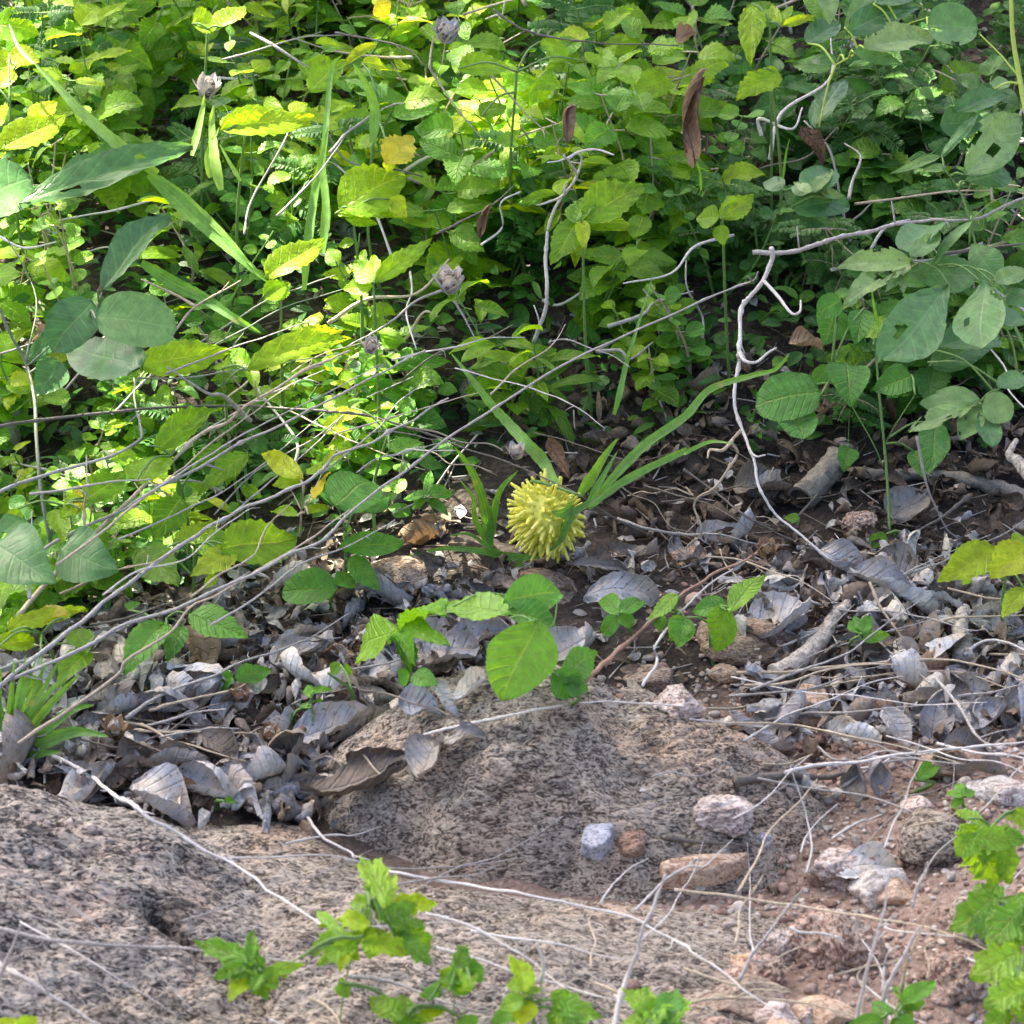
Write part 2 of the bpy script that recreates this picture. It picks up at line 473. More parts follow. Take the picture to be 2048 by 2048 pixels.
def rock_mat(name, dark, mid, light, stain, fine=330, stretch=(1, 2.1, 2.1), stain_amt=.5, bump=.9, black=(.012, .011, .012), blackamt=.5, dist=.0030):
    m, t, bs, out = newmat(name)
    a = noise(t, fine * .46, 3, .55, 2.4, stretch)
    b = noise(t, fine * .22, 5, .62, 1.2, stretch)
    big = noise(t, 17, 4, .6)
    ab = math_(t, 'ADD', math_(t, 'MULTIPLY', a, .62), math_(t, 'MULTIPLY', b, .38))
    c = rampn(t, [(.42, dark), (.475, mid), (.53, light), (.64, tuple(min(1, x * 1.3) for x in light))], ab)
    st = rampn(t, [(.50, (0, 0, 0)), (.66, (1, 1, 1))], big)
    c = mixc(t, math_(t, 'MULTIPLY', st, stain_amt), c, mixc(t, 1.0, c, stain, 'MULTIPLY'))
    n3 = noise(t, 26, 6, .7, .4, stretch)
    bl = rampn(t, [(.54, (0, 0, 0)), (.66, (1, 1, 1))], n3)
    bl = math_(t, 'MULTIPLY', bl, blackamt)
    c = mixc(t, bl, c, black)
    t.links.new(c, bs.inputs['Base Color'])
    bs.inputs['Roughness'].default_value = .78
    bs.inputs['Specular IOR Level'].default_value = .3
    bp = N(t, 'ShaderNodeBump', Strength=bump, Distance=dist)
    t.links.new(math_(t, 'ADD', math_(t, 'MULTIPLY', a, .55), math_(t, 'MULTIPLY', b, 1.0)), bp.inputs['Height'])
    t.links.new(bp.outputs[0], bs.inputs['Normal'])
    return m
M['rock'] = rock_mat('weathered_rock', (.058, .047, .038), (.215, .178, .144), (.42, .365, .30), (1.2, .96, .80))
M['rock_grey'] = rock_mat('grey_rock', (.036, .032, .031), (.165, .145, .128), (.38, .34, .295), (1.3, 1.0, .9), blackamt=.75, stain_amt=.4, fine=260)
M['stone_grey'] = rock_mat('bluish_grey_stone', (.20, .20, .24), (.34, .34, .39), (.48, .48, .53), (1, 1, 1), fine=420, blackamt=.15, bump=.4)
M['stone_tan'] = rock_mat('tan_stone', (.30, .18, .11), (.48, .32, .22), (.60, .46, .34), (1.15, .95, .8), fine=420, blackamt=.1, bump=.5)
M['stone_pink'] = rock_mat('pinkish_stone', (.24, .175, .15), (.44, .35, .31), (.62, .54, .49), (1.12, .9, .8), fine=300, blackamt=.15, bump=.8)
M['stone_pale'] = rock_mat('pale_stone', (.34, .29, .25), (.52, .47, .42), (.68, .63, .58), (1, .95, .9), fine=380, blackamt=.08, bump=.4)
M['stone_brown'] = rock_mat('brown_stone', (.13, .09, .065), (.28, .205, .15), (.42, .33, .26), (1.3, .85, .65), fine=420, blackamt=.3, bump=.9)
M['clod'] = rock_mat('red_earth_clod', (.17, .10, .075), (.37, .25, .195), (.54, .42, .345), (1.12, .9, .8), fine=380, stretch=(1, 1, 1), blackamt=.2, bump=1.0, dist=.004)

def ground_mat():
    m, t, bs, out = newmat('soil')
    g = t.nodes.new('ShaderNodeNewGeometry')
    sp = t.nodes.new('ShaderNodeSeparateXYZ'); t.links.new(g.outputs['Position'], sp.inputs[0])
    a = noise(t, 260, 5, .65, .6); b = noise(t, 60, 5, .6, .4); c3 = noise(t, 9, 3, .5)
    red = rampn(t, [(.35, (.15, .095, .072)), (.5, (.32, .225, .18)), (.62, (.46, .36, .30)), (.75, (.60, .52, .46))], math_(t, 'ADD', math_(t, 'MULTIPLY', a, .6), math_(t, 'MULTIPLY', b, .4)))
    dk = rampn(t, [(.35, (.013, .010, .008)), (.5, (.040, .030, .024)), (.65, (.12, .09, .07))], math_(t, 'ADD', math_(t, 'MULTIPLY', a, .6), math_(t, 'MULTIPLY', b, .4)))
    # red earth: front right and on the open bank behind
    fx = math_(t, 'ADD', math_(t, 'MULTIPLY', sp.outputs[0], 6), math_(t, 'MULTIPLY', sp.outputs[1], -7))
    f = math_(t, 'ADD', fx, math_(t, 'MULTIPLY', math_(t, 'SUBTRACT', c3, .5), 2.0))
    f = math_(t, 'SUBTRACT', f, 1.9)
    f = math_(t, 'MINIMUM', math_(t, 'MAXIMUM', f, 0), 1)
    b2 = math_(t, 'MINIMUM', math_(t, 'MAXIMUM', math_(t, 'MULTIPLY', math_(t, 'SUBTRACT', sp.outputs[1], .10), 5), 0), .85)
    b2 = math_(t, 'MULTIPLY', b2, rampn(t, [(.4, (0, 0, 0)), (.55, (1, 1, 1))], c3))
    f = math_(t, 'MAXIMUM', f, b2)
    f = math_(t, 'MULTIPLY', f, rampn(t, [(.49, (1, 1, 1)), (.53, (.45, .45, .45))], math_(t, 'ADD', math_(t, 'MULTIPLY', sp.outputs[1], .25), .5)))  # bank soil turned darker: shade behind the gourd put into the colour
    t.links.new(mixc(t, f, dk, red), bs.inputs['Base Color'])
    bs.inputs['Roughness'].default_value = .9
    bp = N(t, 'ShaderNodeBump', Strength=1, Distance=.004)
    t.links.new(math_(t, 'ADD', a, b), bp.inputs['Height']); t.links.new(bp.outputs[0], bs.inputs['Normal'])
    return m
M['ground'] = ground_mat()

# ------------------------------------------------------------------ ground sheet
def build_ground():
    fine = np.linspace(-.75, .75, 260)
    outer = np.array([1.0, 1.4, 2, 3, 5, 9, 16, 30])
    xs = np.concatenate([-outer[::-1], fine, outer]); ys = np.concatenate([-outer[::-1], np.linspace(-.8, .9, 290), outer[1:]])
    X, Y = np.meshgrid(xs, ys)
    Z = ground(X, Y)
    V = np.stack([X, Y, Z], -1).reshape(-1, 3); nx = len(xs)
    Fc = [(i * nx + j, i * nx + j + 1, (i + 1) * nx + j + 1, (i + 1) * nx + j) for i in range(len(ys) - 1) for j in range(nx - 1)]
    mb = MB(); mb.add(V, Fc)
    tag(mb.build('ground', M['ground']), kind='structure')
build_ground()
RL = [('boulder', 'rounded brown-grey rock humped up in the middle of the foreground, with a dark pitted hollow', 'rock', 'rock'),
      ('rock_slab', 'wide low rippled rock slab across the bottom of the picture, under the small leafy sprig', 'rock', 'rock'),
      ('boulder', 'big mottled dark grey boulder filling the bottom left corner', 'rock', 'rock_grey')]
for k, (nm, lb, ct, mt) in enumerate(RL):
    _, cx, cy, rx, ry, rot, h, sd = ROCKS[k]
    nr, ns = 270, 720
    rr = np.linspace(0, 1.12, nr) ** .85; an = np.linspace(0, 2 * math.pi, ns, endpoint=False)
    Rg, Ag = np.meshgrid(rr, an, indexing='ij')
    u, v = Rg * np.cos(Ag) * rx, Rg * np.sin(Ag) * ry
    X = cx + u * math.cos(rot) - v * math.sin(rot); Y = cy + u * math.sin(rot) + v * math.cos(rot)
    Z = rock_z(k, X, Y)
    wp_ = .004 * vn(np.stack([X * 90, Y * 140, Z * 90], -1), 77)
    rg_ = np.abs(vn(np.stack([(X + wp_) * 95, (Y + wp_) * 210, Z * 120], -1), 31))
    rg2 = np.abs(vn(np.stack([(X - wp_) * 210, (Y + wp_) * 430, Z * 210], -1), 33))
    amp = .6 + .6 * vn(np.stack([X * 22, Y * 30, Z * 22], -1), 35)
    Z = Z + amp * (.0022 * np.clip(rg_, 0, .35) / .35 + .0011 * np.clip(rg2, 0, .35) / .35)
    V = np.stack([X, Y, Z], -1).reshape(-1, 3)
    Fc = []
    for i in range(nr - 1):
        for j in range(ns):
            q = (j + 1) % ns
            Fc.append((i * ns + j, (i + 1) * ns + j, (i + 1) * ns + q, i * ns + q))
    Fc.append(tuple((nr - 1) * ns + j for j in range(ns))[::-1])
    mb = MB(); mb.add(V, Fc)
    tag(mb.build(nm, M[mt], loc=(cx, cy, 0)), lb, ct)

# ------------------------------------------------------------------ unseen tree, added and shaped to cast the dappled shade
def added_shade_tree():
    root = empty('added_shade_tree', (-1.75, 2.6, float(ground(-1.75, 2.6))), 'unseen leafy tree added beyond the top left to shade the rocks', 'tree')
    leaves = MB()
    r2 = np.random.default_rng(21)
    n = 0
    while n < 4200:
        px, py = r2.uniform(-1500, 3200), r2.uniform(-1100, 3600)
        k = .62 if px < 1100 else .62 + .35 * min(1, (px - 1100) / 500)
        s_ = (py + k * px - 930) / 330
        s_ = min(1, max(0, s_)); s_ = .0 + .97 * s_ * s_ * (3 - 2 * s_)
        if r2.random() > s_: continue
        d = ray(px, py); t = -(CAM[2] - .06) / d[2]
        q = CAM + d * t
        if py < 1000:   # bank rises
            q = CAM + d * (t * .93)
        c = q + SUN * (r2.uniform(1.3, 2.3) if py < 1050 else r2.uniform(3.0, 4.4))
        nrm = r2.normal(size=3) * .6 + SUN * .8; nrm /= np.linalg.norm(nrm)
        a = np.cross(nrm, r2.normal(size=3)); a /= np.linalg.norm(a); b = np.cross(nrm, a)
        L, Wd = r2.uniform(.045, .085) * (.82 if py < 1050 else 1), r2.uniform(.028, .05) * (.82 if py < 1050 else 1)
        prof = [(-1, 0), (-.5, .75), (.1, 1), (.6, .6), (1, 0), (.6, -.6), (.1, -1), (-.5, -.75)]
        V = [c + a * L * x + b * Wd * y + nrm * (.25 * Wd * abs(y)) for x, y in prof]
        leaves.add(V, [tuple(range(8))], [(y * .5 + .5, x * .5 + .5) for x, y in prof], r2.uniform(.2, .9))
        n += 1
    leaves.build('crown', M['weed_dark'], root)
    tr = MB()
    p0 = np.array(root.location)
    tube(tr, spline([p0 - [0, 0, .1], p0 + [.05, -.1, .9], p0 + [.25, -.5, 1.7], p0 + [.6, -1.0, 2.1]]), .09, .05, 10)
    for q in ((.2, -2.2, 2.2), (1.6, -1.2, 2.35), (2.3, -2.2, 2.3), (.5, -3.4, 2.3), (1.6, -3.6, 2.3), (-.4, -1.5, 2.2)):
        tube(tr, spline([p0 + [.5, -.8, 2.0], p0 + [q[0] * .6, q[1] * .6, 2.25], p0 + list(q)]), .035, .008, 7)
    tr.build('trunk', M['bark'], root)
added_shade_tree()

VIEW = -ray(1024, 1024)
def lm(px): return px * .36232 * PX          # crop pixels to metres near the middle of the scene

def plant(name, label, cat, stems, leaves, mat='weed', stemmat='greenstem', fine=1, petiole=.05, group=None, rootdown=True):
    """stems: (pixel points, h0, h1, width in crop px); leaves: (base, tip, width in crop px, h, tint[, options])"""
    S3 = []; mbs = MB()
    if name in ('leafy_sprig', 'toothed_sprout'):
        ex = []
        for lf in leaves:
            b_, t_ = np.array(lf[0]), np.array(lf[1]); dd = t_ - b_; pr = np.array([-dd[1], dd[0]])
            for sg in (-1, 1):
                b2 = b_ + dd * rng.uniform(.0, .25)
                ex.append((tuple(b2), tuple(b2 + dd * rng.uniform(.1, .35) + pr * sg * rng.uniform(.3, .5)), lf[2] * .5, lf[3] - .002, min(1, lf[4] + .1), dict(serr=.2, lobes=.2, quilt=.02, nv=20, teeth=5, mat='lacy')))
        leaves = [(l[0], l[1], l[2] * .85, l[3], min(1, l[4] + .12)) + tuple(l[5:]) for l in leaves] + ex
    for pts, h0, h1, wd in stems:
        P = np.array([at(p, h0 + (h1 - h0) * i / max(1, len(pts) - 1)) for i, p in enumerate(pts)])
        P = spline(P, 6); S3.append(P)
        tube(mbs, P, lm(wd) / 2, lm(wd) * .32, 7, .08, rng.uniform(.4, .6))
    L3 = []
    for lf in leaves:
        b, tp, wd, h, ti = lf[:5]
        op = dict(lf[5]) if len(lf) > 5 else {}
        h1 = op.pop('h1', h - .006)
        L3.append((at(b, h), at(tp, h1), lm(wd), ti, op))
    if not S3:
        c = np.mean([l[0] for l in L3], axis=0)
        g = np.array([c[0] + rng.uniform(-.01, .01), c[1] + rng.uniform(.005, .02), 0]); g[2] = float(top(g[0], g[1])) - .003
        P = spline([g, (g + c) / 2 + rng.normal(size=3) * .004, c], 6); S3.append(P)
        tube(mbs, P, .0013, .0008, 6, .08, .5)
    root = S3[0][0].copy()
    if cat is None: return None
    e = empty(name, root, label, cat, group)
    allS = np.concatenate(S3)
    for b, tp, wd, ti, op in L3:
        j = int(np.argmin(np.linalg.norm(allS - b, axis=1))); dd = np.linalg.norm(allS[j] - b)
        if .002 < dd < petiole:
            mid = (allS[j] + b) / 2 + np.array([0, 0, .15 * dd])
            tube(mbs, spline([allS[j], mid, b], 4), .0008, .0006, 5, .05, .6)
    mbs.build('stem', M[stemmat], e)
    for b, tp, wd, ti, op in L3:
        d = tp - b; L = np.linalg.norm(d)
        n = VIEW * .75 + np.array([rng.uniform(-.35, .35), 0, .55]) + rng.normal(size=3) * .1
        if op.get('n') is not None: n = np.array(op.pop('n'), float)
        mt = op.pop('mat', mat)
        kw = dict(shape='ovate', nu=10, nv=18, curl=rng.uniform(.1, .6), fold=rng.uniform(.1, .35), quilt=.010, serr=.10, teeth=9, wav=.035)
        kw.update(op)
        m = MB()
        leaf(m, b, d, n, L, wd, tint=np.clip(ti + rng.uniform(-.06, .06), 0, 1), **kw)
        m.build('leaf', M[mt], e)
    return e
SM = dict(serr=0)
def sm(**k): return dict(serr=0, **k)

# ---- the yellow gourd
def gourd():
    c = at(E(1165, 1005), .042)
    e = empty('gourd_fruit', c, 'spiky yellow gourd fruit hanging in the shade below a dark dry stem', 'fruit')
    ax = np.array([.35, -.25, -.55]); ax /= np.linalg.norm(ax)
    q = Vector(ax).to_track_quat('Z', 'Y').to_matrix(); Q = np.array(q)
    V, Fc = ico(4)
    rad = np.array([.0155, .0155, .0185])
    W_ = (V * rad) * (1 + .04 * vn(V * 3, 2))[:, None]
    m = MB(); m.add(W_ @ Q.T + c, Fc, None, .5); m.build('body', M['fruit'], e)
    sp = MB(); n = 185
    for i in range(n):
        z = 1 - 2 * (i + .5) / n; a = i * 2.39996 + rng.uniform(-.15, .15)
        r = math.sqrt(1 - z * z); v = np.array([r * math.cos(a), r * math.sin(a), z])
        p = Q @ (v * rad) + c; nn = Q @ (v / rad); nn /= np.linalg.norm(nn)
        L = rng.uniform(.0050, .0102)
        bend = rng.normal(size=3) * .0016 + np.array([-.0008, 0, -.0008])
        tube(sp, spline([p - nn * .001, p + nn * L * .5 + bend * .3, p + nn * L + bend], 3), 0.00175, .00075, 6, .12, rng.uniform(0, 1))
    sp.build('spines', M['fruit'], e)
    lf_ = MB(); ribbon(lf_, [c + [.017, -.012, .014], c + [.012, -.019, .006], c + [.008, -.021, -.004], c + [.001, -.019, -.013]], .006, .5, .3, nrm=(.2, -1, .2))
    leaf(lf_, c + [.015, -.012, .012], np.array([-.6, -.5, .3]), np.array([0, -1, .3]), .015, .008, 'ovate', 6, 10, .3, 1.2, .02, .1, 6, .1, tint=.3)
    lf_.build('sepal', M['grass'], e)
    st = MB()
    P = spline([c - ax * .017, c - ax * .022 + [.004, 0, .003], at(E(1370, 890), .062)], 5)
    tube(st, P, .0012, .0009, 7, .05, .5); st.build('fruit_stalk', M['greenstem'], e)
def fruit_mat():
    m, t, bs, out = newmat('yellow_gourd_skin')
    at_ = t.nodes.new('ShaderNodeAttribute'); at_.attribute_name = 'tint'
    c = rampn(t, [(0, (.55, .58, .07)), (.35, (.80, .76, .10)), (1, (.88, .84, .22))], at_.outputs['Fac'])
    n = noise(t, 500, 3)
    c = mixc(t, 1.0, c, rampn(t, [(.35, (.75, .78, .7)), (.65, (1.1, 1.1, 1.1))], n), 'MULTIPLY')
    t.links.new(c, bs.inputs['Base Color']); bs.inputs['Roughness'].default_value = .45
    bs.inputs['Subsurface Weight'].default_value = .35
    bs.inputs['Subsurface Radius'].default_value = (.004, .003, .0008)
    bs.inputs['Subsurface Scale'].default_value = .6
    return m
M['fruit'] = fruit_mat()
gourd()

# ---- hero twigs and dry stalks: (name, label, material, width in photo px, h0, h1, points, side branches)
def twig(name, label, mat, wd, h0, h1, pts, br=(), cat='twig', taper=.4, group=None, jit=.12, parts=()):
    m = MB()
    P = spline([at(p, h0 + (h1 - h0) * i / (len(pts) - 1)) for i, p in enumerate(pts)], 7)
    wd = wd * .82
    sl_ = np.cumsum(np.concatenate([[0], np.linalg.norm(np.diff(P, axis=0), axis=1)]))
    fr = 75.0
    kk = np.stack([vn(P3(sl_ * fr, sl_ * 0 + wd, wd), 3 + q_) for q_ in range(3)], 1)
    P = P + kk * min(.0012, wd * PX * .38) + rng.normal(size=P.shape) * wd * PX * .04
    tube(m, P, wd * PX / 2, wd * PX / 2 * taper, 7, jit, rng.uniform(.35, .65), knots=len(pts) // 2)
    for _ in range(int(sl_[-1] / .045)):
        j = int(rng.integers(2, len(P) - 1)); d_ = P[j] - P[j - 1]; d_ /= np.linalg.norm(d_) + 1e-9
        d_ = d_ + rng.normal(size=3) * .6; d_ /= np.linalg.norm(d_); q_ = rng.uniform(.004, .014)
        tube(m, np.array([P[j], P[j] + d_ * q_ * .5, P[j] + d_ * q_ + rng.normal(size=3) * .001]), wd * PX * .25, wd * PX * .12, 5, .2, .5)
    o = m.build(name, M[mat], loc=P[0])
    for b in br:
        mb_ = MB()
        hb0, hb1, w2 = b[0], b[1], b[2]
        Q = spline([at(p, hb0 + (hb1 - hb0) * i / (len(b[3]) - 1)) for i, p in enumerate(b[3])], 6)
        j = int(np.argmin(np.linalg.norm(P - Q[0], axis=1)))
        Q = Q + (P[j] - Q[0]) * np.linspace(1, 0, len(Q))[:, None] ** 2
        tube(mb_, Q, w2 * PX / 2, w2 * PX / 2 * .5, 6, jit, .5)
        oc = mb_.build('side_branch', M[mat], loc=P[0]); oc.location = (0, 0, 0); oc.parent = o
    return tag(o, label, cat, group)
def c_(f, *xy): return [f(x, y) for x, y in xy]
T = [
 ('long_twig', 'longest grey twig, rising from the left edge up to the right above the gourd', 'twig', 9, .05, .17,
  c_(D, (60,1900),(230,1830),(480,1720),(700,1590),(950,1520),(1200,1400),(1420,1310),(1600,1210),(1780,1130)) + c_(E, (100,960),(400,740),(620,570),(900,390),(1250,170),(1600,0)) + c_(C, (300,1600),(430,1550),(460,1500)), ()),
 ('dry_twig', 'thick straight grey stem crossing the left weeds below the paler forked one', 'twig', 11, .05, .13,
  c_(D, (-20,1940),(250,1740),(480,1560),(700,1380),(950,1200),(1200,1030),(1400,940),(1600,850),(1780,740)) + c_(E, (0,660),(120,630),(330,520),(480,440),(630,350)), ()),
 ('forked_twig', 'pale buff twig with a crooked bend rising through the left weeds', 'straw', 12, .04, .16,
  c_(D, (90,1560),(350,1280),(560,1070),(700,930),(900,750),(1080,570),(1250,480),(1340,400),(1500,310),(1700,180),(1932,90)), ((.13, .15, 4, c_(D, (1380,400),(1400,320),(1410,250))),)),
 ('dry_twig', 'grey stem between the crooked buff twig and the thick straight stem', 'twig', 9, .05, .15,
  c_(D, (-20,1345),(200,1210),(400,1090),(700,950),(870,840),(1100,730),(1300,610),(1500,520),(1750,390),(1932,300)) + c_(E, (200,240),(400,130),(500,85)), ()),
 ('dry_twig', 'grey twig bending up sharply at the left edge beside the green stem', 'twig', 9, .09, .10,
  c_(D, (-20,870),(160,800),(440,720),(600,670),(740,600),(785,550),(770,470),(745,380),(740,240)), ()),
 ('dry_twig', 'thin brown stem starting between two leaves at the lower left', 'straw', 6, .06, .09, c_(D, (330,1430),(600,1310),(820,1260),(950,1200)), ()),
 ('dry_twig', 'brownish stem lying just under the longest grey twig', 'straw', 8, .03, .10,
  c_(G, (100,380),(350,220),(640,10)) + c_(D, (700,1790),(930,1650),(1050,1500),(1200,1430),(1420,1300),(1700,1130),(1932,960)), ()),
 ('dry_twig', 'dark nearly level stem ending at the gourd', 'darktwig', 8, .11, .06,
  c_(D, (-20,505),(300,460),(650,420),(900,400),(1250,390),(1500,400),(1932,430)) + c_(E, (200,450),(400,510),(550,560),(700,620),(950,700),(1200,810),(1370,890)),
  ((.09, .1, 5, c_(E, (400,500),(560,530),(700,590),(850,600),(930,640))),)),
 ('dry_twig', 'thin dark stem running down to the right from the gourd', 'darktwig', 6, .05, .01, c_(E, (1400,920),(1600,1040),(1800,1140)), ()),
 ('tendril', 'thin green-grey tendril across the left weeds near the dark round leaf', 'greystem', 5, .12, .13, c_(D, (760,240),(1000,235),(1250,205),(1500,160),(1932,95)), ()),
 ('tendril', 'thin dark tendril slanting over the yellowish toothed leaf at the left', 'greystem', 6, .12, .13, c_(D, (900,210),(1080,110),(1250,20)) + c_(A, (1380,1800),(1600,1690),(1932,1580)), ()),
 ('dry_stalk', 'upright pale stalk beside the thick green stem at the left', 'straw', 7, .09, .13, c_(D, (465,1100),(462,950),(480,850),(478,660)), ()),
 ('dry_stalk', 'upright pale stalk at the left edge over the large grey-green leaf', 'pale', 6, .07, .10, c_(D, (165,1450),(150,1250),(172,1100),(180,970)), ()),
 ('dry_twig', 'short dark stem low at the left over the shaded soil', 'darktwig', 6, .02, .05, c_(D, (500,1600),(700,1560),(900,1490),(1080,1440)), ()),
 ('dry_twig', 'grey stem entering at the left edge just above the grass tuft', 'twig', 8, .04, .05, c_(D, (-20,1850),(130,1800),(260,1750)), ()),
 ('grey_twig', 'grey twig over the dead leaves left of the foreground leafy sprout', 'twig', 7, .02, .04, c_(D, (1050,1960),(1200,1870),(1350,1800),(1650,1700),(1932,1540)), ((.02, .02, 5, c_(D, (1620,1710),(1760,1690),(1880,1670))),)),
 ('dry_stalk', 'straw stalk with a frayed top pointing up right over the left leaf litter', 'straw', 8, .02, .035, c_(G, (820,200),(1100,130),(1280,90),(1360,50)), ()),
 ('dry_stalk', 'dark straw stalk above the grey curled leaf at the left', 'twig', 9, .02, .04, c_(G, (700,240),(900,110),(1180,10),(1300,-60)), ()),
 ('dry_stalk', 'straw stalk ending in the level litter left of the dark curled leaf', 'straw', 7, .015, .02, c_(G, (740,310),(960,325),(1150,320),(1480,335)), ()),
 ('dry_stalk', 'short grey stalk over the thick blue-grey leaf at the left', 'twig', 7, .015, .03, c_(G, (790,290),(950,250),(1100,210),(1250,190)), ()),
 ('vine_twig', 'long horizontal grey twig in the shade under the leaves on the right', 'twig', 13, .12, .15,
  c_(C, (430,1395),(640,1390),(800,1350),(900,1310),(1050,1290),(1220,1240),(1400,1220),(1650,1210),(1932,1095)), ((.14, .15, 5, c_(C, (1220,1240),(1210,1170),(1200,1110))),)),
 ('hanging_twig', 'pale crooked twig hanging vertically right of the gourd, forked at its top', 'pale', 12, .14, .008,
  c_(C, (530,1370),(545,1430),(500,1550),(430,1640),(370,1720),(365,1932)) + c_(F, (365,150),(340,300),(350,430),(400,560),(450,720),(480,860),(560,980),(700,1110),(850,1240),(960,1320)),
  ((.13, .13, 8, c_(C, (500,1550),(580,1640),(650,1730),(695,1720),(700,1660))), (.1, .1, 8, c_(F, (375,120),(400,155),(460,155),(520,100),(565,70))), (.06, .06, 6, c_(F, (430,640),(460,668),(505,662))))),
 ('curly_twig', 'curly pinkish-brown tendril winding down beside the pale vertical twig', 'straw', 8, .09, .01,
  c_(F, (370,520),(320,590),(352,650),(300,740),(230,840),(140,890),(110,950),(145,1040),(140,1110),(80,1160),(60,1250)), ((.085, .08, 8, c_(F, (325,590),(270,640),(200,635),(185,680))),)),
 ('dry_twig', 'dark thin stem in the shade right of the gourd, slanting to the litter', 'darktwig', 7, .05, .005, c_(F, (50,740),(200,850),(400,1000),(560,1090),(800,1190)), ()),
 ('dry_twig', 'level grey twig on the dark litter right of the gourd', 'twig', 8, .015, .012, c_(E, (1560,1010),(1720,1070),(1932,1100)) + c_(F, (250,1100),(450,1150),(640,1160)), ()),
 ('hanging_twig', 'thin grey stalk hanging under the pale eaten leaves at the right', 'twig', 7, .10, .01, c_(F, (1340,560),(1380,780),(1440,940),(1500,1060),(1590,1150)), ()),
 ('dry_twig', 'dark stick propped diagonally on the litter below the fallen log', 'darktwig', 9, .03, .01, c_(F, (1640,880),(1500,990),(1350,1080),(1180,1160)), ()),
 ('dry_twig', 'straight straw stick lying above the grey stone-like curled leaf at the right', 'straw', 8, .01, .012, c_(F, (970,1190),(1200,1230),(1450,1280)), ()),
 ('dry_twig', 'brown stem crossing the long grey curled leaf at the right', 'straw', 8, .03, .008, c_(F, (1080,1360),(1150,1520),(1250,1650),(1350,1760)), ()),
 ('dry_twig', 'straw twig behind the upright bleached stub at the right edge', 'straw', 8, .02, .02, c_(F, (1420,1590),(1600,1560),(1960,1545)), ()),
 ('reddish_stick', 'reddish stick with a frayed tip slanting up over the litter right of the gourd', 'redtwig', 11, .02, .045,
  c_(E, (1360,1932),(1560,1750),(1750,1580),(1932,1430)) + c_(F, (200,1330),(330,1260),(480,1195)), ()),
 ('grey_twig', 'pale grey twig running beside the reddish stick', 'pale', 8, .02, .04, c_(E, (1700,1932),(1780,1800),(1770,1720),(1870,1570)) + c_(F, (60,1500),(200,1370),(330,1290)), ()),
 ('dry_stalk', 'long level straw stalk over the litter right of the rounded rock', 'straw', 9, .02, .03, c_(F, (350,1860),(620,1860),(900,1830),(1200,1800),(1500,1790),(1750,1840),(1960,1910)), ()),
 ('dry_stalk', 'thin straw stalk parallel under the long level one at the right edge', 'straw', 6, .015, .02, c_(I, (700,10),(1000,20),(1300,-10),(1600,0),(1960,120)), ()),
 ('dry_stalk', 'pale curved stalk at the right edge above the long level straw stalk', 'pale', 8, .02, .03, c_(F, (1600,1760),(1720,1690),(1850,1700),(1960,1750)), ()),
 ('dry_stalk', 'bleached stalk lying along the crest of the rounded rock', 'pale', 8, .008, .012, c_(H, (440,350),(680,290),(860,250),(1000,220),(1200,180),(1500,150),(1932,180)), ()),
 ('dry_stalk', 'dark-edged stalk right of the crest of the rounded rock', 'straw', 8, .01, .02, c_(I, (0,180),(300,190),(600,140),(850,60),(1050,30)), ()),
 ('dry_stalk', 'bleached straight twig from the dark stick to the right edge', 'pale', 9, .02, .03, c_(I, (620,540),(800,500),(1000,490),(1250,440),(1550,410),(1960,370)), ()),
 ('grass_stalk', 'grey-white twig slanting down over the leaves at the right side litter', 'twig', 9, .03, .02, c_(I, (1450,20),(1580,190),(1680,350),(1820,420)), ()),
 ('charred_stick', 'dark charred stick beside the right foot of the rounded rock', 'darktwig', 24, .006, .006, c_(I, (330,600),(450,580),(620,555),(800,570),(1020,520)), ()),
 ('dry_stick', 'dark straight stick behind the flat orange stone', 'darktwig', 14, .006, .006, c_(I, (-40,900),(120,925),(250,930),(430,955)), ()),
 ('grass_stalk', 'long arched straw stalk from the orange stone to the right side sprout', 'straw', 7, .02, .05, c_(I, (0,1190),(400,1240),(800,1300),(1100,1350),(1400,1400),(1600,1470),(1780,1535)), ()),
 ('grass_stalk', 'very long pale stalk crossing the low slab from the sprig to the bottom right', 'pale', 7, .02, .05,
  c_(H, (150,1070),(400,1110),(700,1160),(1000,1210),(1350,1280),(1640,1350),(1932,1500)) + c_(I, (100,1540),(250,1630),(400,1750),(650,1930)), ()),
 ('grass_stalk', 'pale stalk from the sprig toward the yellowish bud, upper of two', 'pale', 7, .03, .05, c_(H, (500,1320),(650,1360),(800,1420),(1000,1530),(1150,1640),(1320,1775)), ()),
 ('grass_stalk', 'pale stalk under the yellowish bud, lower of two', 'pale', 7, .03, .04, c_(H, (560,1510),(800,1580),(1000,1650),(1250,1720),(1500,1790),(1700,1835)), ()),
 ('grass_stalk', 'grey stalk at the bottom below the sprig', 'twig', 8, .03, .04, c_(H, (70,1660),(300,1700),(500,1770),(700,1840),(960,1890)), ()),
 ('white_twig', 'thick white twig standing at the bottom beside the yellowish bud', 'pale', 11, .04, .09, c_(H, (1162,1960),(1160,1850),(1130,1720),(1145,1600),(1105,1500)), ()),
 ('white_twig', 'wavy white twig rising over the slab right of the bottom middle', 'pale', 11, .03, .10, c_(H, (1530,1960),(1600,1700),(1660,1550),(1700,1400),(1780,1230),(1830,1110)), ((.05, .06, 5, c_(H, (1660,1548),(1690,1540))),)),
 ('dry_stalk', 'grey slanting twig left of the red earth clod', 'twig', 8, .02, .06, c_(I, (360,1690),(440,1540),(530,1420),(650,1260),(720,1180)), ()),
